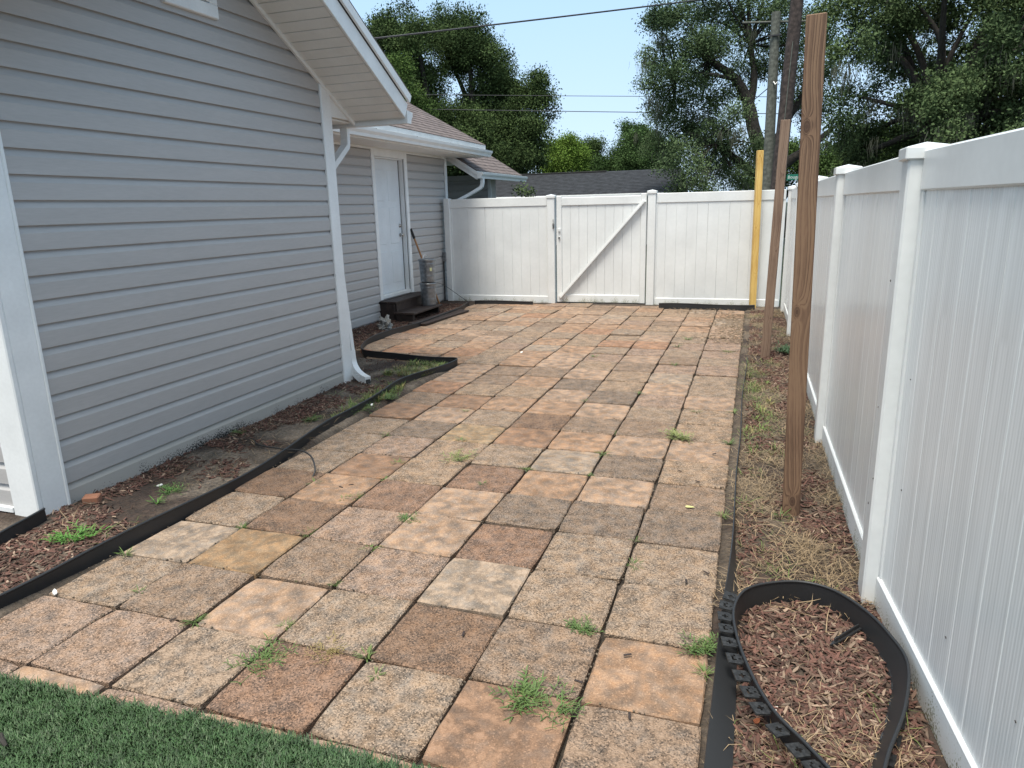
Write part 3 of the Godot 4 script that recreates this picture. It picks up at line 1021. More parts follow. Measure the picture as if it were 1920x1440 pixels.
func stick_flecks(f: Node3D) -> void:
	var r := RandomNumberGenerator.new()
	r.seed = 303
	for k in 12:
		var z := r.randf_range(-2.85, -1.3)
		var x := 0.5715 + (z + 3.0) * 0.084 - 0.0135
		if k % 3 == 0:
			z = -3.0 + r.randf_range(-0.05, 0.05)
			x = 0.5715 - 0.0655
		put(f, "fleck", cbox(Vector3(0.002, r.randf_range(0.003, 0.009), r.randf_range(0.002, 0.004))), M.bark, -f.position + Vector3(x, r.randf_range(0.2, 1.6), z), Vector3(r.randf_range(-1.2, 1.2), 0.084, 0))

func build_back_fence() -> void:
	stick_flecks(get_node("vinyl_fence"))
	var z := GATE_Z
	var f := thing("vinyl_fence", Vector3(-4.2, 0, z), "short white vinyl fence panel between house corner and gate", "fence")
	var O := -f.position
	var tops := [-0.01, 0.115, 1.645, 1.795]
	put(f, "post", cbox(Vector3(0.11, 1.82, 0.127), 0.008), M.vinyl, O + Vector3(-5.185, 0.9, z))
	fence_post(f, O + Vector3(-3.275, 0, z), 0.0, 1.84)
	fence_panel(f, O + Vector3(-5.195, 0, z), O + Vector3(-3.275, 0, z), 11, false, tops)
	put(f, "latch_catch", cbox(Vector3(0.03, 0.09, 0.02), 0.004), M.chrome, O + Vector3(-3.225, 1.31, z + 0.072))
	put(f, "latch_pin", tube([O + Vector3(-3.225, 1.33, z + 0.08), O + Vector3(-3.225, 1.42, z + 0.08)], [0.006]), M.chrome)
	var g := thing("gate", Vector3(-2.44, 0, z), "white vinyl gate with a diagonal brace between two fence posts", "gate")
	O = -g.position
	for s in [[-3.135, 1.795], [-1.715, 1.80]]:
		put(g, "stile", cbox(Vector3(0.09, s[1] - 0.02, 0.05), 0.006), M.vinyl, O + Vector3(s[0], 0.01 + s[1] * 0.5, z + 0.012))
	put(g, "rail", cbox(Vector3(1.33, 0.13, 0.048), 0.006), M.vinyl, O + Vector3(-2.425, 1.705, z + 0.012))
	put(g, "rail", wrapped_box(Vector3(1.33, 0.13, 0.048)), M.vinyl_dirty, O + Vector3(-2.425, 0.085, z + 0.012))
	for k in 9:
		put(g, "board", cbox(Vector3(1.33 / 9 - 0.0015, 1.52, 0.02), 0.004), M.vinyl_board, O + Vector3(-3.09 + (k + 0.5) * 1.33 / 9, 0.89, z + 0.008))
	var a := Vector3(-3.12, 0.10, z + 0.055)
	var b := Vector3(-1.70, 1.69, z + 0.055)
	var dv := b - a
	var brace := put(g, "brace", cbox(Vector3(dv.length(), 0.062, 0.036), 0.004), M.vinyl, O + (a + b) * 0.5, Vector3(0, 0, atan2(dv.y, dv.x)))
	put(brace, "brace_channel", cbox(Vector3(dv.length() * 0.995, 0.026, 0.02), 0.003), M.vinyl, Vector3(0, -0.008, 0.026))
	put(g, "latch", cbox(Vector3(0.035, 0.05, 0.03), 0.006), M.vinyl, O + Vector3(-3.13, 1.24, z + 0.05))
	put(g, "lock", cbox(Vector3(0.028, 0.045, 0.025), 0.006), M.chrome, O + Vector3(-3.13, 1.11, z + 0.05))
	f = thing("vinyl_fence", Vector3(-0.6, 0, z), "white vinyl fence section behind the yellow lumber post", "fence")
	O = -f.position
	fence_post(f, O + Vector3(-1.585, 0, z), 0.0, 1.865)
	fence_panel(f, O + Vector3(-1.585, 0, z), O + Vector3(0.50, 0, z), 12, false, tops)

# ------------------------------------------------------------------ beyond the yard
func leaf_clump(n: int, r: float, ll: float, seed_: int, droop := 0.0) -> ArrayMesh:
	var rr := RandomNumberGenerator.new()
	rr.seed = seed_
	var st := new_st()
	for i in n:
		var p := Vector3(rr.randfn(), rr.randfn() * 0.75, rr.randfn()) * r * 0.5
		var d := Vector3(rr.randfn(), rr.randfn() * 0.6 - droop, rr.randfn()).normalized()
		var s := d.cross(Vector3(rr.randfn(), rr.randfn(), rr.randfn())).normalized()
		var l := ll * rr.randf_range(0.7, 1.3)
		var w := l * rr.randf_range(0.2, 0.3)
		var nn := d.cross(s).normalized()
		if nn.y < 0.0: nn = -nn
		var m := p + d * l * 0.5 + nn * l * 0.06
		tri(st, p, m + s * w, p + d * l, nn)
		tri(st, p, m - s * w, p + d * l, nn)
	return st.commit()

func moss_mesh(n: int, ln: float, seed_: int) -> ArrayMesh:
	var rr := RandomNumberGenerator.new()
	rr.seed = seed_
	var st := new_st()
	for i in n:
		var p := Vector3(rr.randfn() * 0.12, rr.randf_range(-0.1, 0.1), rr.randfn() * 0.12)
		var l := ln * rr.randf_range(0.4, 1.2)
		var w := 0.007
		var a := rr.randf() * TAU
		var s := Vector3(cos(a), 0, sin(a)) * w
		var q := p + Vector3(rr.randfn() * 0.04, -l * 0.5, rr.randfn() * 0.04)
		var e := q + Vector3(rr.randfn() * 0.04, -l * 0.5, rr.randfn() * 0.04)
		var nn := Vector3(-sin(a), 0, cos(a))
		quad(st, p - s, p + s, q + s, q - s, nn)
		tri(st, q - s, q + s, e, nn)
	return st.commit()

func crown_of(parent: Node, blobs: Array, dens: float, leaf: ArrayMesh, ca: Color, cb: Color, r: RandomNumberGenerator, shell := 0.5) -> void:
	var xf := []
	var cols := []
	var O: Vector3 = -parent.position
	for i in range(0, blobs.size(), 4):
		var c := Vector3(blobs[i], blobs[i + 1], blobs[i + 2])
		var br: float = blobs[i + 3]
		var n := int(dens * br * br * br + dens * 0.6 * br * br)
		var tone := r.randf()
		var per := 7
		var made := 0
		while made < n:
			# a twig end: a flattened group of leaf clumps
			var d := Vector3(r.randfn(), r.randfn() * 0.8, r.randfn()).normalized()
			var cc := c + d * br * pow(r.randf(), shell) * r.randf_range(0.85, 1.15)
			var twig := clampf(tone * 0.55 + r.randf() * 0.45, 0.0, 1.0)
			for j in per:
				var p := cc + Vector3(r.randfn(), r.randfn() * 0.45, r.randfn()) * 0.22 * br
				var b := Basis.from_euler(Vector3(r.randf() * TAU, r.randf() * TAU, r.randf() * TAU)).scaled(Vector3.ONE * r.randf_range(0.65, 1.15))
				xf.append(Transform3D(b, O + p))
				var lc := ca.lerp(cb, clampf(twig + r.randf_range(-0.12, 0.12), 0.0, 1.0))
				lc.a = 1.0
				cols.append(lc)
			made += per
	scatter(parent, "crown", leaf, M.leaf, xf, cols)

func limb_points(a: Vector3, b: Vector3, r: RandomNumberGenerator) -> Array:
	var m := a.lerp(b, 0.5) + Vector3(r.randf_range(-0.3, 0.3), r.randf_range(-0.1, 0.4), r.randf_range(-0.3, 0.3)) * (b - a).length() * 0.35
	return curve([a, m, b], 4)

func simple_tree(called: String, label: String, category: String, group: String, base: Vector3, fork_y: float, tr: float, blobs: Array, dens: float, leaf: ArrayMesh, ca: Color, cb: Color, seed_: int, every := 2, shell := 0.5) -> Node3D:
	var r := RandomNumberGenerator.new()
	r.seed = seed_
	var t := thing(called, base, label, category, group)
	var st := new_st()
	var fork := Vector3(r.randf_range(-0.2, 0.2), fork_y - base.y, 0)
	add_tube(st, [Vector3(0, -0.1, 0), fork * 0.5 + Vector3(0.08, 0, 0), fork], [tr * 1.25, tr, tr * 0.85], 9)
	for i in range(0, blobs.size(), 4 * every):
		var b := Vector3(blobs[i], blobs[i + 1], blobs[i + 2]) - base
		var lp := limb_points(fork, b, r)
		var rad := []
		for k in lp.size(): rad.append(tr * lerpf(0.6, 0.10, float(k) / lp.size()))
		add_tube(st, lp, rad, 6)
	put(t, "trunk", st.commit(), M.bark)
	crown_of(t, blobs, dens, leaf, ca, cb, r, shell)
	return t

func build_background() -> void:
	var oak_left := [-16.9,9.9,-33.0,1.18, -17.4,9.0,-34.3,1.31, -15.3,9.3,-32.4,0.95, -15.1,10.2,-35.3,1.22, -13.4,9.3,-33.8,1.16, -12.9,8.6,-34.4,1.17, -12.7,7.9,-35.9,0.98, -15.7,7.7,-33.2,1.17, -14.4,8.4,-34.3,0.85, -16.3,7.0,-31.5,1.21, -16.5,6.3,-34.0,1.43, -13.2,6.7,-34.7,0.99, -14.5,5.8,-33.4,1.24, -12.3,6.7,-35.9,1.09, -10.7,7.0,-34.8,0.94, -10.2,6.5,-35.4,0.73, -10.3,5.4,-34.3,0.76, -11.5,5.4,-34.9,1.25, -12.7,4.8,-33.7,1.50, -11.4,4.1,-34.4,1.37, -12.6,3.3,-35.6,1.43, -14.8,4.6,-33.2,1.38, -10.7,4.0,-35.4,0.62, -14.6,3.6,-35.7,1.61, -18.6,6.7,-33.7,1.46]
	var light_tree := [-13.9,6.6,-26.3,0.72, -13.5,7.0,-26.5,0.59, -13.4,5.9,-27.2,0.74, -13.9,5.8,-26.1,0.85, -12.9,5.5,-27.2,0.55, -13.8,5.3,-26.9,0.83]
	var oak_right := [-3.5,7.8,-26.9,0.70, -3.0,8.1,-27.7,0.89, -2.0,8.6,-30.3,0.97, -0.7,8.1,-29.4,0.94, -2.4,7.1,-27.1,0.99, -1.5,7.0,-28.7,0.78, -3.9,7.0,-28.6,0.66, -3.0,6.1,-27.3,0.88, -2.3,6.4,-29.9,0.91, -3.9,5.5,-27.0,0.58, -3.3,5.3,-28.3,0.91, -2.1,5.2,-29.0,0.88, -1.1,5.7,-28.7,0.70, -0.5,6.6,-29.4,0.80, 0.3,7.0,-30.0,0.91, 1.2,7.6,-31.0,1.04, 1.8,7.5,-28.0,0.85, -3.6,4.6,-29.4,0.76, -2.6,4.2,-29.8,1.00, -1.4,3.8,-28.1,0.94, -2.4,3.0,-26.7,0.85, -1.7,3.0,-31.0,1.08, -0.3,3.6,-28.1,0.68, -0.6,2.6,-28.2,0.77, 1.6,5.5,-30.7,0.84, 2.1,6.0,-29.3,0.67, 1.2,6.1,-28.8,0.66, 2.1,4.7,-30.1,0.64, -0.8,4.5,-26.9,0.61, -3.7,3.8,-29.7,0.54, 0.0,8.1,-28.4,0.86, -2.2,2.3,-27.1,0.70, -1.8,9.8,-28.6,1.3, 0.6,9.7,-29.0,1.3]
	var far_right := [2.2,7.8,-23.2,0.70, 2.1,6.3,-21.0,0.71, 2.4,5.9,-23.4,0.54, 1.8,4.8,-18.7,0.43, 2.4,4.2,-21.4,0.57, 2.0,3.5,-20.3,0.53, 2.6,2.8,-22.4,0.76, 2.5,6.5,-19.1,0.57, 3.0,6.9,-22.7,0.63, 2.7,5.6,-21.1,0.69, 2.9,3.3,-22.9,0.63, 3.2,6.8,-20.6,0.50, 3.4,6.0,-20.4,0.55, 3.4,5.8,-22.2,0.67, 3.6,5.4,-23.2,0.75, 3.4,3.9,-20.0,0.52, 4.0,4.0,-23.1,0.54, 3.8,2.9,-22.9,0.68, 3.6,6.4,-19.0,0.59, 3.9,6.2,-21.2,0.49, 4.1,5.9,-21.7,0.54, 4.7,5.0,-22.8,0.75, 4.3,4.1,-21.4,0.71, 3.8,3.3,-18.7,0.56, 4.2,3.0,-20.6,0.65, 4.4,6.7,-20.5,0.60, 4.6,5.9,-20.5,0.49, 5.3,5.5,-22.8,0.63, 4.6,4.4,-19.7,0.58, 4.2,3.8,-19.1,0.64, 4.7,3.6,-20.6,0.68, 5.0,3.2,-21.2,0.55, 5.4,7.1,-22.6,0.69, 5.2,6.1,-20.8,0.59, 4.9,5.0,-19.2,0.59, 5.9,4.6,-22.5,0.74, 5.3,3.7,-20.3,0.51, 5.8,3.4,-21.1,0.63, 5.6,2.8,-20.1,0.68, 5.1,6.2,-18.8,0.60, 5.8,5.9,-21.2,0.54, 5.9,5.6,-21.6,0.73, 5.3,4.5,-18.6,0.49, 5.8,4.1,-20.0,0.55, 5.6,3.2,-19.5,0.50, 5.5,2.7,-18.5,0.65, 5.6,6.2,-18.7,0.55, 6.8,6.2,-22.4,0.57, 6.8,5.4,-22.0,0.64, 6.3,4.4,-19.4,0.68, 6.7,4.0,-21.2,0.70, 5.8,2.9,-17.7,0.62, 7.1,3.0,-22.0,0.71, 6.8,6.5,-20.1,0.72, 7.2,6.2,-21.5,0.59, 6.5,4.9,-18.7,0.48, 6.7,4.1,-19.2,0.54, 6.7,3.8,-19.1,0.69, 8.0,3.4,-22.1,0.81, 6.9,2.7,-19.5,0.61, 7.2,6.1,-19.7,0.58, 8.2,5.8,-21.9,0.77, 8.0,5.1,-21.7,0.60, 7.0,4.4,-19.2,0.66, 7.2,3.7,-18.6,0.63, 8.0,3.2,-21.1,0.56, 6.9,2.4,-17.7,0.65]
	var bright_bush := [-11.6,4.8,-42.8,0.81, -10.9,5.2,-43.0,0.67, -10.3,4.3,-42.8,0.73, -11.1,4.0,-42.3,0.86, -11.7,4.0,-41.9,0.66]
	var round_tree := [-10.7,5.0,-46.8,0.87, -10.1,5.3,-46.7,0.65, -10.5,4.2,-46.7,0.94, -11.0,4.5,-46.6,0.65]
	var mid_a := [-8.9,4.0,-45.4,0.77, -8.2,4.4,-46.2,0.85, -8.6,3.6,-45.9,0.85]
	var mid_b := [-7.3,5.2,-44.8,0.76, -7.1,4.2,-45.0,1.04, -6.6,5.4,-46.4,0.85, -5.9,4.2,-44.4,1.02, -7.7,6.1,-46.1,0.57, -7.0,6.0,-46.2,0.50, -5.4,3.6,-45.6,0.84, -5.3,4.8,-45.2,0.83]
	var hedge_a := [1.3,3.4,-35.6,0.70, 2.0,3.2,-36.9,0.79, 2.5,2.7,-35.5,0.65, 0.7,2.6,-36.0,0.65, 0.0,2.4,-35.5,0.59]
	var hedge_b := [3.4,3.8,-36.4,0.72, 4.1,3.3,-36.5,0.84, 3.3,2.9,-35.6,0.76, 4.8,3.5,-35.6,0.82, 5.6,3.9,-35.3,0.92, 6.6,3.8,-34.6,0.80]
	var leaf := leaf_clump(56, 0.42, 0.115, 1)
	var leaf_s := leaf_clump(56, 0.36, 0.088, 2)
	var leaf_near := leaf_clump(54, 0.34, 0.082, 3)
	simple_tree("oak_tree", "tall dark oak standing behind the shingle roofs of the grey house", "tree", "", Vector3(-13.8, -0.05, -34.4), 3.2, 0.38, oak_left, 105.0, leaf, Color(0.038, 0.062, 0.024), Color(0.085, 0.125, 0.045), 11, 2, 0.5)
	simple_tree("shade_tree", "lighter green tree peeking out beside the white gable rake", "tree", "", Vector3(-13.7, -0.05, -26.6), 4.3, 0.14, light_tree, 150.0, leaf_s, Color(0.05, 0.085, 0.025), Color(0.095, 0.15, 0.04), 12, 1)
	simple_tree("shade_tree", "round bright yellow-green tree behind the dark grey neighbour roof", "tree", "", Vector3(-11.0, -0.05, -42.6), 3.2, 0.15, bright_bush, 150.0, leaf, Color(0.08, 0.14, 0.025), Color(0.15, 0.23, 0.045), 13, 1)
	simple_tree("shade_tree", "small round dark green tree next to the bright yellow-green one", "tree", "", Vector3(-10.6, -0.05, -46.7), 3.2, 0.15, round_tree, 140.0, leaf, Color(0.045, 0.075, 0.028), Color(0.08, 0.12, 0.045), 14, 1)
	simple_tree("shade_tree", "low dark tree in the sky gap above the neighbour roof ridge", "tree", "", Vector3(-8.5, -0.05, -45.8), 2.8, 0.14, mid_a, 140.0, leaf, Color(0.04, 0.075, 0.025), Color(0.075, 0.12, 0.04), 15, 1)
	simple_tree("shade_tree", "tapering green tree with pointed tops next to the mossy oak", "tree", "", Vector3(-6.6, -0.05, -45.4), 2.8, 0.18, mid_b, 130.0, leaf, Color(0.045, 0.085, 0.03), Color(0.085, 0.14, 0.05), 16, 1)
	simple_tree("shrub", "low green shrub seen between the utility poles over the fence", "shrub", "", Vector3(1.3, -0.05, -35.9), 1.6, 0.1, hedge_a, 130.0, leaf, Color(0.06, 0.10, 0.03), Color(0.11, 0.17, 0.05), 17, 1)
	simple_tree("shrub", "wide green shrub below the large dark oak over the side fence", "shrub", "", Vector3(4.6, -0.05, -35.6), 1.8, 0.1, hedge_b, 130.0, leaf, Color(0.05, 0.085, 0.028), Color(0.09, 0.14, 0.045), 18, 1)
	# mossy live oak behind the utility poles
	var r := RandomNumberGenerator.new()
	r.seed = 19
	var t := thing("oak_tree", Vector3(0.36, -0.05, -29.0), "spreading live oak hung with grey moss behind the two utility poles", "tree")
	var O := -t.position
	var st := new_st()
	var F := Vector3(0.32, 2.3, -29)
	var limbs := [
		[[Vector3(0.36, -0.2, -29), Vector3(0.36, 1.2, -29), F], [0.5, 0.42, 0.4]],
		[[F, Vector3(0.1, 3.3, -29), Vector3(-0.25, 4.3, -28.9), Vector3(-0.42, 5.02, -28.9), Vector3(-0.94, 5.97, -28.8), Vector3(-1.91, 6.67, -28.6), Vector3(-2.9, 7.4, -28.2)], [0.34, 0.28, 0.25, 0.22, 0.17, 0.12, 0.05]],
		[[Vector3(-0.42, 5.02, -28.9), Vector3(-0.3, 6.0, -29.1), Vector3(-0.5, 7.2, -29.3), Vector3(-0.7, 9.0, -29.3)], [0.16, 0.13, 0.1, 0.05]],
		[[F, Vector3(0.5, 3.4, -29.2), Vector3(0.85, 4.4, -29.4), Vector3(0.75, 5.6, -29.5), Vector3(0.8, 7.5, -29.8)], [0.26, 0.22, 0.18, 0.14, 0.06]],
		[[F, Vector3(1.0, 3.0, -29.3), Vector3(1.78, 3.5, -29.4), Vector3(2.44, 4.1, -29.6)], [0.24, 0.18, 0.14, 0.08]],
		[[Vector3(0.85, 4.4, -29.4), Vector3(1.5, 5.6, -29.3), Vector3(1.96, 7.9, -28.9)], [0.14, 0.1, 0.05]],
		[[F, Vector3(-0.6, 3.0, -28.6), Vector3(-1.5, 3.7, -28.3), Vector3(-2.6, 4.2, -28.6)], [0.22, 0.16, 0.1, 0.05]],
		[[Vector3(-0.94, 5.97, -28.8), Vector3(-1.8, 6.1, -28.2), Vector3(-2.7, 6.2, -27.8)], [0.1, 0.06, 0.02]]]
	for l in limbs:
		var lp := []
		for p in l[0]: lp.append(O + p)
		var cv := curve(lp, 3)
		var rad := []
		for k in cv.size():
			var q: float = float(k) / (cv.size() - 1) * (l[1].size() - 1)
			var i0 := int(q)
			rad.append(lerpf(l[1][i0], l[1][min(i0 + 1, l[1].size() - 1)], q - i0))
		add_tube(st, cv, rad, 8)
	for i in range(0, oak_right.size(), 4):     # branchlets
		var c := Vector3(oak_right[i], oak_right[i + 1], oak_right[i + 2])
		var near := Vector3(-0.42, 5.02, -28.9)
		for p in [Vector3(-1.91, 6.67, -28.6), Vector3(0.85, 4.4, -29.4), Vector3(1.78, 3.5, -29.4), Vector3(-1.5, 3.7, -28.3), Vector3(-0.5, 7.2, -29.3), Vector3(1.5, 5.6, -29.3), Vector3(-3.0, 5.8, -27.8)]:
			if c.distance_to(p) < c.distance_to(near): near = p
		for k in 3:
			var e: Vector3 = c + Vector3(r.randfn(), r.randfn() * 0.7, r.randfn()) * oak_right[i + 3] * 0.3
			var bp := limb_points(O + near, O + near.lerp(e, 0.86), r)
			var br := []
			for j in bp.size(): br.append(lerpf(0.05, 0.008, float(j) / bp.size()))
			add_tube(st, bp, br, 5)
	put(t, "trunk", st.commit(), M.bark)
	crown_of(t, oak_right, 62.0, leaf_s, Color(0.052, 0.084, 0.04), Color(0.12, 0.168, 0.078), r, 0.5)
	hang_moss(t, oak_right, 4, r)
	# big dark oak on the right, over the side fence
	r.seed = 23
	t = thing("oak_tree", Vector3(4.1, -0.05, -20.8), "large dark oak with hanging moss rising over the side fence", "tree")
	O = -t.position
	st = new_st()
	add_tube(st, [Vector3(0, -0.2, 0), Vector3(0.05, 1.8, 0), Vector3(0.0, 3.4, 0)], [0.42, 0.34, 0.3], 9)
	var T := Vector3(0.0, 3.4, 0)
	for i in range(0, far_right.size(), 4):
		var c := O + Vector3(far_right[i], far_right[i + 1], far_right[i + 2])
		if (i / 4) % 2 == 0:
			var bp := limb_points(T, c, r)
			var br := []
			for j in bp.size(): br.append(lerpf(0.13, 0.015, float(j) / bp.size()))
			add_tube(st, bp, br, 6)
	put(t, "trunk", st.commit(), M.bark)
	crown_of(t, far_right, 135.0, leaf_near, Color(0.042, 0.067, 0.031), Color(0.105, 0.15, 0.064), r, 0.5)
	hang_moss(t, far_right, 3, r)
	# sapling peeking over the gate
	var sap := [-4.27, 1.95, -13.5, 0.13, -4.05, 1.88, -13.5, 0.10, -4.2, 1.7, -13.5, 0.12, -4.15, 1.4, -13.5, 0.15]
	simple_tree("shrub", "small leafy sapling poking up behind the white fence panel", "shrub", "", Vector3(-4.2, -0.05, -13.5), 1.2, 0.025, sap, 900.0, leaf_clump(14, 0.10, 0.055, 8), Color(0.05, 0.075, 0.03), Color(0.10, 0.14, 0.06), 24, 1)
	build_neighbour()
	build_poles()

func hang_moss(t: Node3D, blobs: Array, per: int, r: RandomNumberGenerator) -> void:
	var xf := []
	var cols := []
	for i in range(0, blobs.size(), 4):
		var c := Vector3(blobs[i], blobs[i + 1], blobs[i + 2]) - t.position
		if c.y > 5.6 and r.randf() < 0.6: continue
		for k in per:
			var p := c + Vector3(r.randfn() * 0.5, -r.randf_range(0.2, 0.9), r.randfn() * 0.5) * float(blobs[i + 3])
			xf.append(Transform3D(Basis(Vector3.UP, r.randf() * TAU).scaled(Vector3.ONE * r.randf_range(0.7, 1.3)), p))
			var g := r.randf_range(0.7, 1.15)
			cols.append(Color(0.12 * g, 0.125 * g, 0.095 * g))
	scatter(t, "hanging_moss", moss_mesh(22, 0.5, 5), M.leaf, xf, cols)

func build_neighbour() -> void:
	var h := thing("neighbour_house", Vector3(-9.0, 0, -33), "low neighbouring house with a dark grey shingle roof behind the gate", "house")
	var O := -h.position
	put(h, "wall", cbox(Vector3(11.6, 2.05, 5.4)), M.siding, O + Vector3(-9.2, 1.0, -33))
	var ang := atan2(1.02, 3.0)
	for s in [1.0, -1.0]:
		put(h, "roof", cbox(Vector3(12.4, 0.1, 3.2)), M.shingle_grey, O + Vector3(-9.3, 2.55, -33 + s * 1.5), Vector3(s * ang, 0, 0))
	for k in 15:
		var d := 0.2 * k + 0.1
		put(h, "shingle_course", cbox(Vector3(12.4, 0.012, 0.24)), M.shingle_grey, O + Vector3(-9.3, 3.10 - d * sin(ang) + 0.012, -33.0 + d * cos(ang)), Vector3(ang - 0.05, 0, 0))
	put(h, "ridge_cap", cbox(Vector3(9.0, 0.05, 0.28), 0.01), M.gap, O + Vector3(-11.0, 3.12, -33))
	put(h, "fascia", cbox(Vector3(12.4, 0.14, 0.03)), M.trim, O + Vector3(-9.3, 1.98, -29.96))
	put(h, "gutter", cbox(Vector3(12.4, 0.10, 0.10), 0.01), M.trim, O + Vector3(-9.3, 2.02, -29.9))
	var m := put(h, "service_mast", tube([O + Vector3(-3.36, 2.4, -31.3), O + Vector3(-3.36, 3.2, -31.3)], [0.03]), M.pole_grey)
	put(m, "weather_head", lathe([Vector2(0.0, 0.14), Vector2(0.06, 0.12), Vector2(0.075, 0.05), Vector2(0.03, 0.0)], 10), M.pole_grey, O + Vector3(-3.36, 3.17, -31.3))

func wire_between(a: Vector3, b: Vector3, sag: float, rad: float) -> ArrayMesh:
	var pts := []
	for k in 25:
		var t := k / 24.0
		pts.append(a.lerp(b, t) + Vector3(0, -sag * 4.0 * t * (1.0 - t), 0))
	return tube(pts, [rad], 6)

func build_poles() -> void:
	var p := thing("utility_pole", Vector3(0.29, -0.05, -22), "grey weathered utility pole with a thin crossarm behind the fence corner", "pole")
	var O := -p.position
	put(p, "shaft", tube([O + Vector3(0.29, -0.1, -22), O + Vector3(0.27, 3, -22), O + Vector3(0.24, 6.55, -22)], [0.16, 0.145, 0.12], 12), M.pole_grey)
	put(p, "crossarm", tube([O + Vector3(-0.62, 6.40, -22.14), O + Vector3(1.05, 6.28, -22.14)], [0.03], 6), M.pole_grey)
	put(p, "bracket", cbox(Vector3(0.34, 0.03, 0.05)), M.wire, O + Vector3(0.24, 5.95, -21.86))
	put(p, "insulator", tube([O + Vector3(0.28, 4.78, -21.86), O + Vector3(0.33, 4.70, -21.8), O + Vector3(0.38, 4.76, -21.8)], [0.022], 6), M.white)
	p = thing("utility_pole", Vector3(0.38, -0.05, -18), "tall dark brown leaning utility pole with a thin ground wire", "pole")
	O = -p.position
	put(p, "shaft", tube([O + Vector3(0.38, -0.1, -18), O + Vector3(0.51, 3.3, -18), O + Vector3(0.72, 8.6, -18)], [0.17, 0.155, 0.12], 12), M.pole_brown)
	put(p, "ground_wire", tube([O + Vector3(0.42, 1.0, -17.84), O + Vector3(0.53, 3.9, -17.845), O + Vector3(0.575, 5.0, -17.85)], [0.012], 5), M.pole_grey)
	var w := put(self, "service_cable", wire_between(Vector3(-8.0, 4.42, -11.4), Vector3(0.61, 6.1, -18), 0.02, 0.016), M.wire)
	tag(w, "thick twisted black cable crossing the sky from the house roof", "cable")
	w = put(self, "power_line", wire_between(Vector3(-21.8, 6.41, -24.3), Vector3(5.8, 5.42, -32.9), 0.05, 0.011), M.wire)
	tag(w, "upper of the two thin level wires crossing the gap between the trees", "wire")
	w = put(self, "power_line", wire_between(Vector3(-21.8, 5.93, -24.4), Vector3(7.2, 4.7, -33.2), 0.05, 0.014), M.wire)
	tag(w, "lower of the two thin level wires crossing the gap between the trees", "wire")
	w = put(self, "power_line", wire_between(Vector3(-3.36, 3.22, -31.3), Vector3(0.27, 4.75, -22), 0.05, 0.012), M.wire)
	tag(w, "thin wire slanting up from the neighbour roof mast to the grey pole", "wire")
	var s := thing("street_sign", Vector3(1.42, -0.05, -28), "green street name sign with white letters above the fence", "sign")
	O = -s.position
	put(s, "signpost", tube([O + Vector3(1.42, -0.1, -28.03), O + Vector3(1.42, 2.5, -28.03)], [0.03], 8), M.pole_grey)
	var board := put(s, "sign_board", cbox(Vector3(0.84, 0.2, 0.012), 0.004), M.sign, O + Vector3(1.42, 2.43, -28.0))
	var tm := TextMesh.new()
	var f := SystemFont.new()
	f.font_names = PackedStringArray(["Droid Sans"])
	tm.font = f
	tm.text = "Bougainv"
	tm.font_size = 32
	tm.pixel_size = 0.0044
	tm.depth = 0.004
	tm.horizontal_alignment = HORIZONTAL_ALIGNMENT_LEFT
	put(board, "lettering", tm, M.sign_text, Vector3(-0.39, 0.0, 0.008))

# ------------------------------------------------------------------ lumber posts
func lumber(called: String, label: String, base: Vector3, top: Vector3, w: float, d: float, turn: float, m: StandardMaterial3D) -> void:
	m.uv1_scale = Vector3(1.0 / 0.09, 1.0 / 2.5, 1)
	m.uv1_offset = Vector3(0.5, 0.5, 0)
	var up := (top - base)
	var o := put(self, called, cbox(Vector3(w, up.length() + 0.04, d), 0.004), m, (base + top) * 0.5 - up.normalized() * 0.02)
	var y := up.normalized()
	var x := Vector3(cos(turn), 0, -sin(turn))
	x = (x - y * x.dot(y)).normalized()
	o.basis = Basis(x, y, x.cross(y))
	tag(o, label, "post")

func build_posts() -> void:
	lumber("lumber_post", "tall brown knotty lumber post standing in the mulch by the ribbed fence", Vector3(0.271, 0, -3.80), Vector3(0.217, 2.45, -3.80), 0.089, 0.089, -0.06, M.wood_dark)
	lumber("lumber_post", "greyish brown lumber post in the straw, in line with the knotty one", Vector3(0.186, 0, -7.88), Vector3(0.237, 2.405, -7.88), 0.089, 0.089, -0.06, M.wood_mid)
	lumber("lumber_post", "fresh yellow lumber post standing in front of the back fence", Vector3(0.04, 0, -11.72), Vector3(0.02, 2.37, -11.72), 0.089, 0.089, 0.25, M.wood_yellow)

# ------------------------------------------------------------------ black landscape edging
func edging_band(parent: Node, called: String, pts: Array, low_y: float, top_y: float, per := 5) -> MeshInstance3D:
	var lo := []
	for p in pts: lo.append(Vector3(p[0], low_y, p[1]) - (parent as Node3D).position)
	lo = curve(lo, per)
	var hi := []
	for i in lo.size():
		var p: Vector3 = lo[i]
		hi.append(p + Vector3(sin(i * 0.7) * 0.006, top_y - low_y + sin(i * 0.45) * 0.006, cos(i * 0.9) * 0.004))
	var band := put(parent, called, ribbon(lo, hi, 0.006), M.rubber)
	var bead := []
	for p in hi: bead.append(p)
	put(parent, "top_bead", tube(bead, [0.0075], 6), M.rubber)
	return band

func tab_mesh(holes: Array) -> ArrayMesh:
	var st := new_st()
	var n := 7
	var s := 0.055
	var c := s / n
	for i in n:
		for j in n:
			if holes.has(i * n + j): continue
			if (i == 0 or i == n - 1) and (j == 0): continue
			add_cbox(st, Vector3((j + 0.5) * c, 0, (i - n * 0.5 + 0.5) * c), Vector3(c, 0.006, c))
	return st.commit()

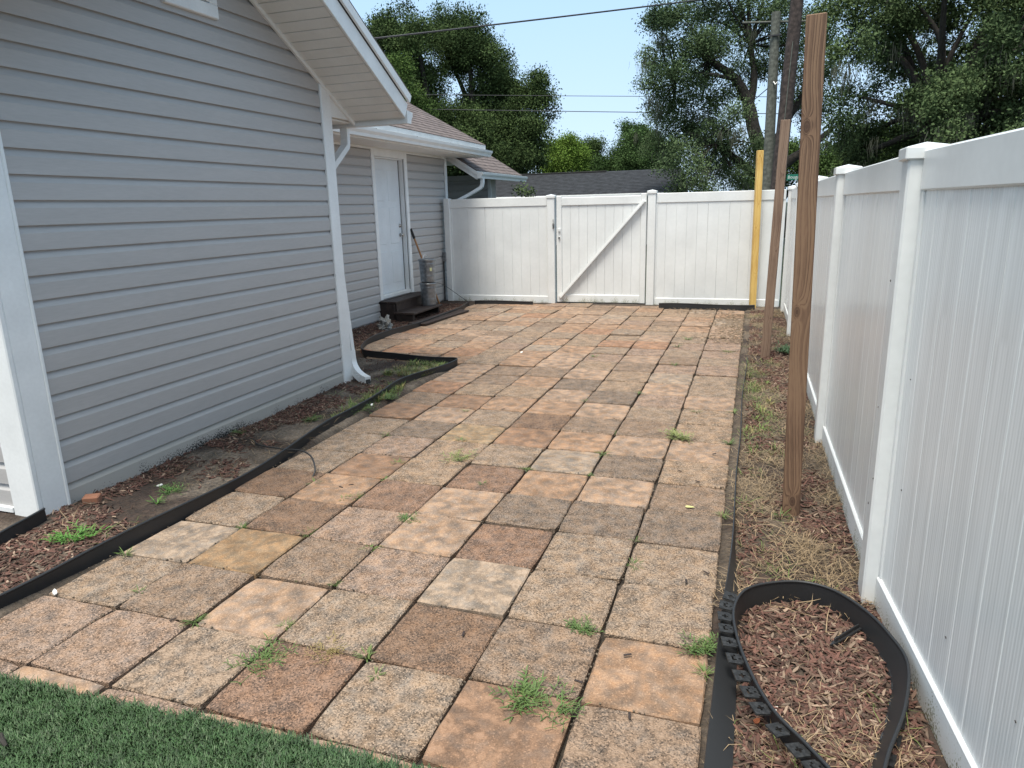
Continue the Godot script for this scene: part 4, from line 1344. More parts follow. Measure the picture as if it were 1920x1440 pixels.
func build_edging() -> void:
	var e := thing("garden_edging", Vector3(-3.0, 0, -4), "black plastic edging curving between the mulch bed and the pavers", "edging")
	edging_band(e, "band", [[-3.06, -1.2], [-3.03, -1.5], [-3.014, -1.86], [-2.976, -2.375], [-2.932, -3.07], [-2.935, -3.56], [-3.03, -4.26], [-3.055, -4.75], [-3.1, -5.4], [-3.118, -5.92], [-3.0, -6.45], [-2.96, -6.74], [-2.99, -6.85], [-3.3, -6.885], [-3.63, -6.93], [-4.17, -7.02], [-4.44, -7.38], [-4.585, -7.89], [-4.55, -8.71], [-4.50, -9.28], [-4.50, -10.52], [-4.64, -11.33]], -0.03, 0.062)
	e = thing("garden_edging", Vector3(-3.6, 0, -2.3), "short black edging strip meeting the white corner board of the house", "edging")
	edging_band(e, "band", [[-3.66, -2.60], [-3.61, -2.40], [-3.58, -2.2], [-3.5, -1.85], [-3.3, -1.55]], -0.03, 0.07)
	e = thing("garden_edging", Vector3(-0.7, 0, -11.42), "black edging along the foot of the back fence by the yellow post", "edging")
	edging_band(e, "band", [[-1.39, -11.46], [-0.9, -11.45], [-0.4, -11.44], [0.08, -11.43]], -0.03, 0.075)
	e = thing("garden_edging", Vector3(-4.0, 0, -11.5), "black edging at the foot of the fence panel between house and gate", "edging")
	edging_band(e, "band", [[-4.6, -11.52], [-4.1, -11.56], [-3.55, -11.58]], -0.03, 0.05)
	# strip along the right side of the pavers; its near end lies over on its side
	e = thing("garden_edging", Vector3(-0.02, 0, -4), "long black edging between pavers and straw strip, lying flat at its near end", "edging")
	var path := [[0.02, -0.9], [0.022, -1.4], [0.026, -1.85], [0.028, -2.2], [0.020, -2.6], [0.012, -3.0], [-0.005, -3.4], [-0.018, -4.2], [-0.012, -5.0], [-0.022, -6.06], [0.0, -7.0], [0.006, -7.7]]
	var lean := [[-0.080, 0.022], [-0.080, 0.022], [-0.078, 0.024], [-0.074, 0.03], [-0.060, 0.045], [-0.035, 0.06], [-0.012, 0.055], [-0.004, 0.05], [0.0, 0.05], [0.004, 0.045], [0.0, 0.04], [0.0, 0.02]]
	var lo := []
	var hi := []
	for i in path.size():
		lo.append(Vector3(path[i][0], 0.004 if i < 6 else -0.02, path[i][1]) - e.position)
		hi.append(Vector3(path[i][0] + lean[i][0], 0.012 + lean[i][1], path[i][1]) - e.position)
	put(e, "band", ribbon(curve(lo, 5), curve(hi, 5), 0.005), M.rubber)
	# loose loop of the same edging
	var l := thing("edging_loop", Vector3(0.27, 0, -2.4), "loose loop of black edging standing on the mulch against the fence", "edging")
	var lp := [[0.40, -1.55], [0.32, -1.76], [0.231, -1.905], [0.145, -2.03], [0.085, -2.19], [0.04, -2.385], [0.018, -2.56], [0.05, -2.71], [0.14, -2.80], [0.267, -2.85], [0.386, -2.815], [0.478, -2.68], [0.518, -2.53], [0.528, -2.385], [0.480, -2.18], [0.415, -1.97], [0.36, -1.72], [0.31, -1.5]]
	var tilt := [0.05, 0.05, 0.045, 0.03, 0.02, 0.012, 0.006, 0.0, 0.0, 0.0, 0.0, 0.012, 0.03, 0.045, 0.06, 0.07, 0.07, 0.07]
	lo = []
	hi = []
	for i in lp.size():
		var p := Vector3(lp[i][0], 0.006, lp[i][1]) - l.position
		var out := Vector3(p.x, 0, p.z).normalized()
		lo.append(p - out * (0.004 * clampf((9.0 - i) / 4.0, 0.0, 1.0)))
		hi.append(p + Vector3(0, 0.098, 0) + out * (tilt[i] if i > 8 else 0.018 * clampf((9.0 - i) / 4.0, 0.0, 1.0)))
	var clo := curve(lo, 7)
	var chi := curve(hi, 7)
	put(l, "band", ribbon(clo, chi, 0.005), M.rubber)
	put(l, "top_bead", tube(chi, [0.006], 6), M.rubber)
	var plus := tab_mesh([17, 23, 24, 25, 31])
	var hook := tab_mesh([17, 18, 25, 32, 38, 22])
	var run := 0.0
	var step := 0.068
	for i in range(1, clo.size()):
		var a: Vector3 = clo[i - 1]
		var b: Vector3 = clo[i]
		run += a.distance_to(b)
		var along := float(i) / clo.size()
		if run < step: continue
		run = 0.0
		if along > 0.40 and along < 0.70: continue
		var d := (b - a).normalized()
		var out := d.cross(Vector3.UP).normalized()
		if out.dot(Vector3(b.x, 0, b.z)) < 0.0: out = -out
		var o := put(l, "tab", plus if i % 2 == 0 else hook, M.rubber_dusty, (chi[i] - Vector3(0, 0.012, 0) if along < 0.5 else b + Vector3(0, 0.016, 0)) + out * 0.003)
		var xo := (out + Vector3(0, 0.12, 0)).normalized()
		var yo := Vector3(-out.x * 0.12, 1, -out.z * 0.12).normalized()
		o.basis = Basis(xo, yo, xo.cross(yo))
	# plastic spike lying inside the loop
	var s := thing("edging_spike", Vector3(0.41, 0.028, -2.61), "black plastic spike lying on the mulch inside the edging loop", "stake")
	var st := new_st()
	add_prism(st, [Vector3(-0.012, 0, -0.095), Vector3(0.012, 0, -0.095), Vector3(0.009, 0, 0.06), Vector3(0.0, 0, 0.10), Vector3(-0.009, 0, 0.06)], Vector3(0, 0.006, 0))
	var body := put(s, "flange", st.commit(), M.rubber)
	put(s, "rib", cbox(Vector3(0.006, 0.018, 0.16), 0.002), M.rubber, Vector3(0, 0.012, -0.012))
	s.rotation = Vector3(0, -0.65, 0.1)
	body.rotation = Vector3.ZERO

# ------------------------------------------------------------------ steps, cans, tool
func build_steps_and_cans() -> void:
	var t := thing("wooden_steps", Vector3(-4.95, 0, -10.0), "dark brown wooden steps below the white back door", "steps")
	var O := -t.position
	var w: Material = M.paint_brown
	for k in 2:
		put(t, "tread", cbox(Vector3(0.142, 0.032, 1.30 - k * 0.01), 0.005), w, O + Vector3(-5.245 + k * 0.147, 0.286, -10.045))
	for k in 2:
		put(t, "tread", cbox(Vector3(0.165, 0.032, 1.02 + k * 0.012), 0.005), w, O + Vector3(-4.965 + k * 0.17, 0.132, -9.87))
	for z in [-9.43, -10.66]:
		put(t, "side_panel", cbox(Vector3(0.25, 0.268, 0.035), 0.003), w, O + Vector3(-5.19, 0.135, z))
	put(t, "side_panel", cbox(Vector3(0.28, 0.115, 0.035), 0.003), w, O + Vector3(-4.90, 0.058, -9.40))
	put(t, "side_panel", cbox(Vector3(0.28, 0.115, 0.035), 0.003), w, O + Vector3(-4.90, 0.058, -10.34))
	put(t, "support", cbox(Vector3(0.035, 0.115, 0.07), 0.003), w, O + Vector3(-4.765, 0.058, -9.415))
	put(t, "riser", cbox(Vector3(0.022, 0.13, 1.2), 0.003), w, O + Vector3(-5.055, 0.205, -10.045))
	put(t, "riser", cbox(Vector3(0.022, 0.11, 0.9), 0.003), w, O + Vector3(-5.02, 0.055, -9.87))
	for k in 3:
		var pl := put(self, "plank", cbox(Vector3(0.085, 0.028, 1.5 - k * 0.05), 0.004), w, Vector3(-4.60 + k * 0.098, 0.025, -9.86 + k * 0.02), Vector3(0, -0.085, 0.0))
		tag(pl, "dark brown plank lying on the ground in front of the wooden steps", "plank", "planks before the steps")
	var body := [Vector2(0.0, 0.012), Vector2(0.106, 0.012), Vector2(0.110, 0.0), Vector2(0.114, 0.014), Vector2(0.118, 0.10), Vector2(0.1215, 0.105), Vector2(0.119, 0.11), Vector2(0.126, 0.28), Vector2(0.131, 0.285), Vector2(0.128, 0.292), Vector2(0.130, 0.325), Vector2(0.134, 0.33)]
	var lid := [Vector2(0.142, 0.0), Vector2(0.144, 0.018), Vector2(0.138, 0.026), Vector2(0.10, 0.034), Vector2(0.04, 0.04), Vector2(0.0, 0.041)]
	var names := ["lower galvanised metal can standing on the dark wooden steps", "upper galvanised metal can stacked on another, with a small yellow label"]
	for k in 2:
		var c := thing("metal_can", Vector3(-4.87, 0.150 + k * 0.371, -10.22), names[k], "can", "stacked metal cans")
		put(c, "body", lathe(body, 28), M.metal)
		put(c, "lid", lathe(lid, 28), M.metal, Vector3(0, 0.328, 0))
		if k == 1:
			put(c, "handle", tube([Vector3(-0.03, 0.365, 0.075), Vector3(-0.03, 0.41, 0.055), Vector3(-0.03, 0.418, 0.0), Vector3(-0.03, 0.41, -0.055), Vector3(-0.03, 0.365, -0.075)], [0.006], 6), M.white)
			put(c, "label_sticker", cbox(Vector3(0.002, 0.05, 0.035)), mat(lin(0.6, 0.58, 0.3), 0.6), Vector3(0.098, 0.20, 0.078), Vector3(0.0, -0.67, 0.03))
		for s in [-1.0, 1.0]:
			put(c, "side_handle", tube([Vector3(0.04, 0.27, s * 0.122), Vector3(0.045, 0.255, s * 0.15), Vector3(-0.045, 0.255, s * 0.15), Vector3(-0.04, 0.27, s * 0.122)], [0.005], 6), M.metal)
	t = thing("garden_tool", Vector3(-5.06, 0.0, -11.05), "wooden tool handle with a black grip leaning on the siding behind the cans", "tool")
	put(t, "handle", tube([Vector3(0, 0.02, 0), Vector3(-0.21, 1.25, 0.47)], [0.016], 8), M.wood_handle)
	put(t, "grip", tube([Vector3(-0.198, 1.18, 0.443), Vector3(-0.225, 1.335, 0.502)], [0.021], 8), M.gap)
	# white crumpled ornament beside the steps
	var st := new_st()
	var nz := noise(9.0, 15)
	var ru := 12
	var rv := 18
	var pt := func(i: int, j: int) -> Vector3:
		var th := PI * i / ru
		var ph := TAU * j / rv
		var d := Vector3(sin(th) * cos(ph), cos(th), sin(th) * sin(ph))
		var rad := 0.085 * (1.0 + nz.get_noise_3dv(d * 0.22) * 0.9)
		if d.y > 0.55: rad *= 1.0 + (d.y - 0.55) * 1.2
		return Vector3(d.x * rad * 1.05, maxf(d.y, -0.6) * rad + 0.05, d.z * rad)
	for i in ru:
		for j in rv:
			face(st, [pt.call(i, j), pt.call(i, j + 1), pt.call(i + 1, j + 1)], Vector3(0, 0.05, 0))
			face(st, [pt.call(i, j), pt.call(i + 1, j + 1), pt.call(i + 1, j)], Vector3(0, 0.05, 0))
	var orn := put(self, "garden_ornament", st.commit(), M.stone, Vector3(-4.86, 0.005, -8.72))
	tag(orn, "white lumpy ornament sitting on the soil beside the dark steps", "ornament")
	# black irrigation tube arching over the edging
	var ir := put(self, "irrigation_tube", tube(curve([Vector3(-3.50, 0.0, -4.15), Vector3(-3.38, 0.02, -4.02), Vector3(-3.26, 0.03, -3.93), Vector3(-3.0, 0.055, -3.84), Vector3(-2.80, 0.09, -3.76), Vector3(-2.66, 0.09, -3.68), Vector3(-2.58, 0.04, -3.60), Vector3(-2.575, 0.0, -3.56)], 5), [0.0055], 7), M.rubber)
	tag(ir, "thin black irrigation tube bent over the edging onto the pavers", "tube")
	var cord := put(self, "cable", tube(curve([Vector3(-4.76, 0.50, -10.30), Vector3(-4.85, 0.40, -10.8), Vector3(-4.82, 0.2, -11.25), Vector3(-4.70, 0.02, -11.5)], 6), [0.005], 5), M.rubber)
	tag(cord, "thin dark cord hanging from the metal cans to the ground", "cord")

# ------------------------------------------------------------------ turf, straw, mulch, weeds
func add_blade(st: SurfaceTool, base: Vector3, dir: float, h: float, w: float, lean: float, kink := 0.0) -> void:
	var f := Vector3(cos(dir), 0, sin(dir))
	var s := Vector3(-sin(dir), 0, cos(dir)) * w * 0.5
	var p1 := base + Vector3.UP * h * 0.45 + f * lean * 0.3
	var p2 := base + Vector3.UP * h * (0.85 - kink) + f * lean * 0.75
	var p3 := base + Vector3.UP * h * (1.0 - kink * 1.6) + f * lean
	var n := (Vector3.UP * 0.6 - f * 0.8).normalized()
	quad(st, base - s, base + s, p1 + s, p1 - s, n)
	quad(st, p1 - s, p1 + s, p2 + s * 0.8, p2 - s * 0.8, (Vector3.UP - f * 0.3).normalized())
	tri(st, p2 - s * 0.8, p2 + s * 0.8, p3, Vector3.UP)

func build_turf() -> void:
	# backing sheet under the pile
	var back := prism([Vector3(-3.6, -0.004, -1.487), Vector3(-2.6, -0.004, -1.492), Vector3(-1.5, -0.004, -1.535), Vector3(-0.02, -0.004, -1.555), Vector3(2.6, -0.004, -1.555), Vector3(2.6, -0.004, 2.0), Vector3(-3.6, -0.004, 2.0)], Vector3(0, 0.012, 0))
	structure("turf_backing", back, mat(lin(0.02, 0.04, 0.018), 0.95))
	var r := RandomNumberGenerator.new()
	r.seed = 61
	var meshes := []
	for v in 2:
		var st := new_st()
		for k in 16:
			add_blade(st, Vector3(r.randfn() * 0.010, 0, r.randfn() * 0.010), r.randf() * TAU, r.randf_range(0.024, 0.038), 0.0028, r.randf_range(0.006, 0.026), r.randf_range(0.0, 0.2))
		meshes.append(st.commit())
	for v in 2:
		var xf := []
		var cols := []
		for k in 26000:
			var p := Vector3(r.randf_range(-3.5, 0.45), 0.006, r.randf_range(-1.56, -0.15))
			if k % 8 == 0: p = Vector3(r.randf_range(-3.5, 1.6), 0.006, r.randf_range(-0.15, 1.9))
			var edge := lerpf(-1.492, -1.55, clampf((p.x + 2.6) / 1.3, 0.0, 1.0)) + sin(p.x * 9.0) * 0.004
			if p.z < edge: continue
			var b := Basis(Vector3.UP, r.randf() * TAU).scaled(Vector3.ONE * r.randf_range(0.8, 1.15))
			xf.append(Transform3D(b, p))
			var g := r.randf_range(0.5, 1.5)
			cols.append(Color(0.034 * g, 0.075 * g, 0.024 * g) if r.randf() > 0.18 else Color(0.075 * g, 0.115 * g, 0.055 * g))
		var o := scatter(self, "artificial_turf", meshes[v], M.turf, xf, cols)
		tag(o, "dark green artificial turf in the corner in front of the pavers", "turf", "artificial turf")

func left_bed_edge(z: float) -> float:
	if z > -6.8: return -3.02 - 0.06 * smoothstep(-3.6, -4.6, z)
	return patio_left(z) - 0.05

func build_beds() -> void:
	var r := RandomNumberGenerator.new()
	r.seed = 71
	var cst := new_st()
	add_prism(cst, [Vector3(-0.014, 0, -0.001), Vector3(-0.004, 0.0008, -0.0032), Vector3(0.010, 0, -0.0024), Vector3(0.015, 0.0005, 0.0006), Vector3(0.003, 0, 0.0034), Vector3(-0.010, 0, 0.0022)], Vector3(0, 0.0026, 0))
	var chip := cst.commit()
	var dens := noise(1.1, 33)
	var xf := []
	var cols := []
	for k in 58000:
		var x: float
		var z: float
		if k % 2 == 0:
			z = r.randf_range(-11.4, -1.35)
			var e := left_bed_edge(z)
			var w := WALL_X + 0.02 if z > -5.95 else WING_X + 0.02
			if z < -7.0: e = minf(e, -4.5)
			x = r.randf_range(w, e)
			if z > -2.6 and x < -3.6: continue
			var keep := 0.5 + dens.get_noise_2d(x * 1.6, z * 1.6) * 1.6 - (x - WALL_X - 0.14) * 2.0
			if z > -2.6: keep = 0.95
			elif z < -7.0: keep = 0.5
			elif z < -5.9: keep = 0.12
			if r.randf() > keep: continue
		else:
			z = -1.2 - pow(r.randf(), 1.5) * 10.2
			x = r.randf_range(0.02, 0.60)
			var keep2 := 0.38 + dens.get_noise_2d(x * 2.0 + 7.0, z * 1.4) * 1.5
			if z > -2.9: keep2 = 0.9 if x > 0.05 else 0.4
			if r.randf() > keep2: continue
		var s := r.randf_range(0.7, 2.3)
		var b := Basis.from_euler(Vector3(r.randfn() * 0.35, r.randf() * TAU, r.randfn() * 0.35)).scaled_local(Vector3(s, r.randf_range(0.8, 1.8), r.randf_range(0.8, 1.9)))
		xf.append(Transform3D(b, Vector3(x, maxf(ground_y(x, z), -0.01) + r.randf_range(0.001, 0.009), z)))
		var g := r.randf_range(0.5, 1.5)
		var q := r.randf()
		if q < 0.55: cols.append(Color(0.115 * g, 0.057 * g, 0.043 * g))
		elif q < 0.85: cols.append(Color(0.10 * g, 0.062 * g, 0.045 * g))
		else: cols.append(Color(0.23 * g, 0.165 * g, 0.12 * g))
	for k in 5200:    # soil crumbs worked up out of the joints
		var jr := r.randi_range(-2, 22)
		var jc := r.randi_range(-4, 3)
		var jx := (-3.1654 + jc + r.randf()) * TILE
		var jz := (-4.908 - jr * 0.995) * TILE + r.randfn() * 0.006
		if k % 2 == 0:
			jx = (-3.1654 + jc) * TILE + r.randfn() * 0.006
			jz = (-4.908 - (jr + r.randf()) * 0.995) * TILE
		if not in_patio(jx, jz) or dens.get_noise_2d(jx * 4.0, jz * 4.0) < -0.05 or jx > -0.07: continue
		xf.append(Transform3D(Basis.from_euler(Vector3(r.randfn() * 0.2, r.randf() * TAU, r.randfn() * 0.2)).scaled_local(Vector3(0.3, 1.2, 1.0) * r.randf_range(0.5, 1.3)), Vector3(jx, r.randf_range(-0.008, 0.003), jz)))
		var jg := r.randf_range(0.6, 1.5)
		cols.append(Color(0.10 * jg, 0.078 * jg, 0.055 * jg))
	for k in 900:     # leaf litter drifted over the far right pavers
		var lx := -0.06 - absf(r.randfn()) * 0.22
		var lz := r.randf_range(-11.5, -8.6)
		if lz < -11.0: lx -= r.randf() * 0.9
		xf.append(Transform3D(Basis.from_euler(Vector3(r.randfn() * 0.2, r.randf() * TAU, r.randfn() * 0.2)).scaled(Vector3(1.3, 1.0, 2.2)), Vector3(lx, 0.009, lz)))
		var lg := r.randf_range(0.6, 1.4)
		cols.append(Color(0.20 * lg, 0.145 * lg, 0.095 * lg))
	var o := scatter(self, "mulch", chip, M.chip, xf, cols)
	tag(o, "red-brown wood mulch over the soil beds", "mulch")
	# dead grass: bent straws
	var st := new_st()
	for k in 7:
		var p := Vector3(r.randfn() * 0.02, 0.004, r.randfn() * 0.02)
		var a := r.randf() * TAU
		var l := r.randf_range(0.04, 0.11)
		var d := Vector3(cos(a), 0, sin(a))
		var d2 := d.rotated(Vector3.UP, r.randf_range(-0.8, 0.8))
		var s := Vector3(-d.z, 0, d.x) * 0.0011
		var m := p + d * l * 0.5 + Vector3.UP * r.randf_range(0.004, 0.022)
		var e := m + d2 * l * 0.5 + Vector3.UP * r.randf_range(-0.012, 0.01)
		quad(st, p - s, p + s, m + s, m - s, Vector3.UP)
		tri(st, m - s, m + s, e, Vector3.UP)
	var straw := st.commit()
	xf = []
	cols = []
	for k in 5000:
		var z := -1.0 - pow(r.randf(), 1.4) * 10.6
		var x := r.randf_range(-0.02, 0.58)
		var keep := 0.42 - dens.get_noise_2d(x * 2.0 + 7.0, z * 1.4) * 1.5
		if z > -2.9 and x > 0.06: keep = 0.10 + (0.3 if (x - 0.3) * (x - 0.3) + (z + 1.95) * (z + 1.95) < 0.06 else 0.0)
		if k % 14 == 0:
			z = r.randf_range(-6.9, -1.6)
			x = r.randf_range(-3.6, -3.02)
			keep = 0.3
		if r.randf() > keep: continue
		var b := Basis.from_euler(Vector3(r.randfn() * 0.15, r.randf() * TAU, r.randfn() * 0.15)).scaled(Vector3.ONE * r.randf_range(0.6, 1.3))
		xf.append(Transform3D(b, Vector3(x, ground_y(x, z) + 0.006, z)))
		var g := r.randf_range(0.55, 1.25)
		var green := smoothstep(-4.4, -5.4, z) * smoothstep(-8.2, -7.0, z) * smoothstep(0.34, 0.05, x)
		if r.randf() < green * 0.55 + 0.05: cols.append(Color(0.15 * g, 0.21 * g, 0.05 * g))
		else: cols.append(Color(0.30 * g, 0.215 * g, 0.125 * g))
	o = scatter(self, "dry_grass", straw, M.grass, xf, cols)
	tag(o, "dry straw-coloured grass strewn over the strip beside the side fence", "dry grass")
	# green lawn remnant by the downspout foot
	xf = []
	cols = []
	var tuft := tuft_mesh(r, 12, 0.05, 0.05, 0.003)
	for k in 520:
		var z := r.randf_range(-6.85, -6.15)
		var x := -3.5 + r.randf() * 0.46
		if k % 3 == 0:
			z = r.randf_range(-5.9, -4.7)
			x = -3.14 + r.randfn() * 0.05
		if k % 7 == 0:
			z = r.randf_range(-7.0, -4.6)
			x = r.randf_range(0.02, 0.22)
		if dens.get_noise_2d(x * 3.0, z * 3.0) < -0.12: continue
		xf.append(Transform3D(Basis(Vector3.UP, r.randf() * TAU).scaled(Vector3.ONE * r.randf_range(0.6, 1.2)), Vector3(x, ground_y(x, z), z)))
		var g := r.randf_range(0.6, 1.3)
		cols.append(Color(0.13 * g, 0.19 * g, 0.045 * g) if r.randf() < 0.7 else Color(0.27 * g, 0.23 * g, 0.09 * g))
	o = scatter(self, "lawn_grass", tuft, M.grass, xf, cols)
	tag(o, "patchy yellow-green grass left in the soil beds", "grass")

func tuft_mesh(r: RandomNumberGenerator, n: int, h: float, spread: float, w: float) -> ArrayMesh:
	var st := new_st()
	for k in n:
		var a := r.randf() * TAU
		add_blade(st, Vector3(cos(a), 0, sin(a)) * r.randf() * spread * 0.25, a + r.randfn() * 0.4, h * r.randf_range(0.5, 1.2), w * r.randf_range(0.7, 1.3), spread * r.randf_range(0.5, 1.5), r.randf_range(0.0, 0.35))
	return st.commit()

func crab_mesh(r: RandomNumberGenerator, stems: int, reach: float) -> ArrayMesh:
	var st := new_st()
	for k in stems:
		var a := r.randf() * TAU
		var p := Vector3(r.randfn() * 0.012, 0.004, r.randfn() * 0.012)
		var n := r.randi_range(2, 5)
		var l := reach * r.randf_range(0.35, 1.0) / n
		for j in n:
			a += r.randfn() * 0.35
			var q := p + Vector3(cos(a), 0, sin(a)) * l + Vector3.UP * r.randf_range(-0.004, 0.014)
			q.y = clampf(q.y, 0.006, 0.045)
			var s := Vector3(-sin(a), 0, cos(a)) * 0.0012
			quad(st, p - s, p + s, q + s, q - s, Vector3.UP)
			for e in 2:
				add_blade(st, q, a + (0.9 if e == 0 else -0.8) + r.randfn() * 0.4, r.randf_range(0.006, 0.026), r.randf_range(0.004, 0.0065), r.randf_range(0.022, 0.05), r.randf_range(0.1, 0.4))
			p = q
	return st.commit()

func weed(called: String, at: Vector3, mesh: Mesh, col: Color, size: float, label: String, group: String, r: RandomNumberGenerator) -> void:
	var m := mat(col, 0.6)
	m.cull_mode = BaseMaterial3D.CULL_DISABLED
	m.backlight_enabled = true
	m.backlight = Color(0.06, 0.09, 0.02)
	var o := put(self, called, mesh, m, at, Vector3(0, r.randf() * TAU, 0))
	o.scale = Vector3.ONE * size
	tag(o, label, "weed", group)

func build_weeds() -> void:
	var r := RandomNumberGenerator.new()
	r.seed = 81
	var low := [tuft_mesh(r, 30, 0.035, 0.05, 0.0035), tuft_mesh(r, 40, 0.028, 0.06, 0.003), tuft_mesh(r, 24, 0.05, 0.045, 0.004)]
	var big := [crab_mesh(r, 26, 0.13), crab_mesh(r, 20, 0.17)]
	var green := lin(0.085, 0.14, 0.035)
	var pale := lin(0.19, 0.22, 0.07)
	# small tufts in the joints
	var spots := [[-1.212, -1.933, 0.7], [-1.727, -2.107, 0.7], [-2.528, -2.14, 0.7], [-1.73, -2.805, 0.8], [-2.146, -2.867, 0.8], [-2.145, -3.348, 0.9], [-2.168, -3.931, 0.9], [-0.897, -4.457, 0.9], [-1.936, -4.481, 0.8], [-2.508, -3.481, 0.9], [-2.199, -3.30, 0.7], [-0.907, -4.935, 0.7], [-0.08, -2.288, 0.8], [-2.884, -2.402, 0.9], [-1.493, -3.755, 0.6], [-0.697, -8.758, 1.4], [-0.779, -8.292, 1.3], [-1.608, -7.561, 1.0], [-0.705, -7.286, 1.0], [-0.291, -7.008, 0.9], [-0.203, -8.093, 1.2], [-1.30, -5.75, 0.7], [-2.2, -5.2, 0.7], [-0.9, -6.1, 0.8], [-0.36, -5.6, 0.9], [-1.9, -2.45, 0.5], [-0.45, -3.0, 0.8], [-2.12, -2.03, 0.8], [-1.30, -2.02, 0.9], [-1.71, -2.45, 0.6], [-2.53, -2.83, 0.7], [-2.11, -3.66, 0.8], [-1.30, -4.06, 0.7], [-0.48, -3.25, 0.6], [-0.89, -4.06, 0.6], [-2.54, -4.47, 0.8], [-0.07, -3.66, 0.9], [-0.08, -4.9, 1.0], [-0.07, -5.7, 1.0]]
	for s in spots:
		weed("weed_tuft", Vector3(s[0], -0.012, s[1]), low[r.randi_range(0, 2)], green.lerp(pale, r.randf() * 0.5), s[2], "small green weed tuft growing out of a joint between pavers", "small weed tufts in the paver joints", r)
	weed("crabgrass", Vector3(-0.66, -0.005, -1.975), big[0], green, 0.9, "largest leafy crabgrass clump spreading over an orange-brown paver", "", r)
	weed("crabgrass", Vector3(-0.55, -0.005, -1.955), big[1], green, 0.75, "leafy side shoot at the end of the largest crabgrass clump", "", r)
	weed("crabgrass", Vector3(-1.66, -0.005, -1.875), big[1], green, 0.8, "crabgrass runner lying across the red-brown paver next to the turf", "", r)
	weed("crabgrass", Vector3(-0.558, -0.008, -2.421), big[0], green, 0.62, "upright crabgrass tuft at a corner of a grey paver", "", r)
	weed("dead_weed", Vector3(-1.475, -0.008, -2.01), big[1], lin(0.24, 0.18, 0.07), 0.6, "brown withered weed tuft in a joint of pinkish pavers", "", r)
	weed("crabgrass", Vector3(-1.69, -0.008, -3.148), big[0], green, 0.6, "dark green weed clump beside a peach paver", "", r)
	weed("crabgrass", Vector3(-0.444, -0.008, -4.92), big[0], pale, 1.1, "tall pale grass tuft in the joint two rows past a dark grey paver", "", r)
	weed("crabgrass", Vector3(-1.81, -0.008, -4.131), big[1], pale, 0.9, "flat pale yellow-green weed patch over a paver joint", "", r)
	weed("crabgrass", Vector3(-0.093, -0.005, -2.431), big[0], green, 0.75, "green weed wedged between pavers and the black edging", "", r)
	# weeds in the beds
	weed("bed_weed", Vector3(-3.271, 0.0, -2.461), big[0], lin(0.08, 0.2, 0.03), 1.15, "bright green leafy weed in the mulch near the white corner board", "", r)
	weed("bed_weed", Vector3(-3.273, 0.0, -3.124), big[1], lin(0.09, 0.19, 0.04), 0.7, "small leafy weed in mulch behind a white scrap", "", r)
	weed("bed_weed", Vector3(-3.222, 0.0, -2.948), low[2], lin(0.1, 0.22, 0.04), 1.0, "bright little weed on sandy soil by the edging", "", r)
	weed("bed_weed", Vector3(-3.657, 0.0, -4.169), big[0], green, 0.65, "weed growing against the siding at the irrigation tube", "", r)
	weed("bed_weed", Vector3(-3.293, 0.0, -4.615), big[0], green, 0.8, "green weed beside dark soil halfway along the bed", "", r)
	weed("bed_weed", Vector3(-3.05, 0.0, -5.0), big[1], green, 1.1, "wide green grass clump hanging over the bed edging", "", r)
	weed("bed_weed", Vector3(-2.99, 0.0, -5.37), big[0], green, 1.0, "upright grass clump at the bend of the bed edging", "", r)
	weed("bed_weed", Vector3(0.215, 0.0, -3.72), low[2], green, 1.0, "small green weed at the foot of the knotty lumber post", "", r)
	weed("bed_weed", Vector3(0.43, 0.0, -8.1), big[0], lin(0.04, 0.09, 0.03), 2.0, "dark upright weed against the side fence behind the lumber posts", "", r)

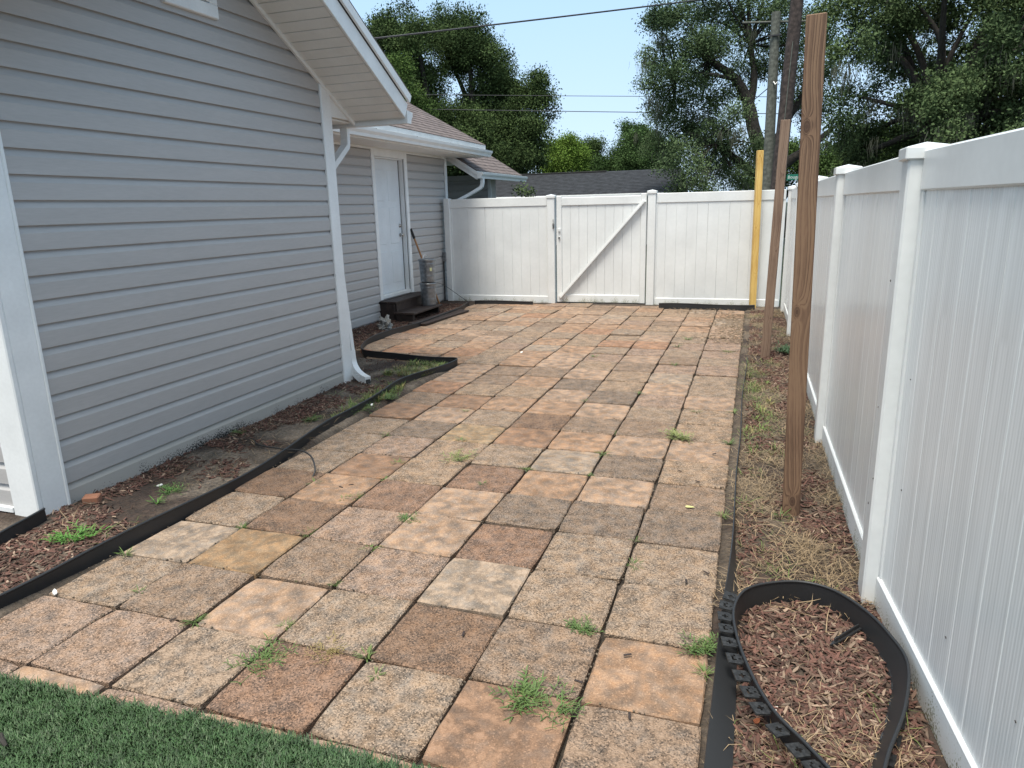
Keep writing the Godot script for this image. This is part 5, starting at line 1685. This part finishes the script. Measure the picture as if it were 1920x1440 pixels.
func build_litter() -> void:
	var r := RandomNumberGenerator.new()
	r.seed = 91
	var scrap := func() -> ArrayMesh:
		var st := new_st()
		var q := []
		var n := 6
		for k in n: q.append(Vector3(cos(TAU * k / n), 0, sin(TAU * k / n)) * r.randf_range(0.6, 1.0))
		add_prism(st, q, Vector3(0, 0.25, 0))
		return st.commit()
	for s in [[-3.422, -3.171, 0.022, "white paper scrap on the mulch close to the siding"], [-3.03, -3.122, 0.02, "white scrap lying on the black bed edging"], [0.144, -2.14, 0.022, "white pebble inside the black edging loop"], [0.046, -2.86, 0.014, "white pebble just outside the rounded end of the edging loop"], [-3.05, -5.15, 0.02, "square white tag in the grass on the bed edging"], [-2.887, -2.02, 0.022, "white stone chip at a paver corner beside the edging"], [-2.465, -7.563, 0.028, "white stone on a joint in the middle of the patio"], [-2.99, -6.70, 0.016, "white pebble at the corner of the bed edging"]]:
		var o := put(self, "white_scrap", scrap.call(), M.white, Vector3(s[0], maxf(ground_y(s[0], s[1]), 0.003) + 0.002, s[1]), Vector3(r.randf() * 0.4, r.randf() * 6.0, r.randf() * 0.4))
		o.scale = Vector3(s[2], s[2] * 1.2, s[2] * 0.6)
		tag(o, s[3], "scrap")
	var leaf := put(self, "fallen_leaf", scrap.call(), mat(lin(0.5, 0.47, 0.2), 0.7), Vector3(-0.254, 0.006, -3.712))
	leaf.scale = Vector3(0.03, 0.006, 0.018)
	tag(leaf, "pale yellow fallen leaf on a dark grey paver edge", "leaf")
	var red := put(self, "red_chip", scrap.call(), M.rust, Vector3(0.095, 0.015, -2.06), Vector3(0.3, 1, 0.2))
	red.scale = Vector3(0.016, 0.02, 0.012)
	tag(red, "orange-red chip beside the toothed tabs of the edging loop", "scrap")
	var br := put(self, "brick", cbox(Vector3(0.09, 0.05, 0.06), 0.006), M.brick, Vector3(-3.62, 0.022, -2.86), Vector3(0.1, 0.5, 0))
	tag(br, "broken brown brick at the foot of the white corner board", "brick")
	br = put(self, "brick", cbox(Vector3(0.15, 0.05, 0.07), 0.006), M.brick, Vector3(-4.25, 0.02, -7.15), Vector3(0, -0.4, 0))
	tag(br, "red brick lying behind the bed edging past the downspout", "brick")
	for s in [[-0.17, -4.62], [-0.36, -4.25], [-0.24, -4.1], [-0.5, -2.1], [-0.36, -2.3], [-2.3, -3.45], [-2.26, -3.5], [-0.3, -1.98], [-1.0, -2.25], [-2.2, -2.0], [-0.12, -3.0], [-0.2, -2.9], [-1.9, -5.3]]:
		var b := put(self, "bark_chip", cbox(Vector3(0.03, 0.004, 0.008), 0.001), M.paint_brown, Vector3(s[0], 0.007, s[1]), Vector3(0, r.randf() * PI, 0.05))
		tag(b, "small dark bark chip lying loose on a paver", "chip", "loose bark chips on the pavers")
	var tw := put(self, "twig", tube([Vector3(-2.2, 0.035, -1.28), Vector3(-2.17, 0.04, -1.26), Vector3(-2.13, 0.036, -1.245)], [0.006, 0.009, 0.005], 6), M.bark)
	tag(tw, "short brown twig lying on the green turf", "twig")
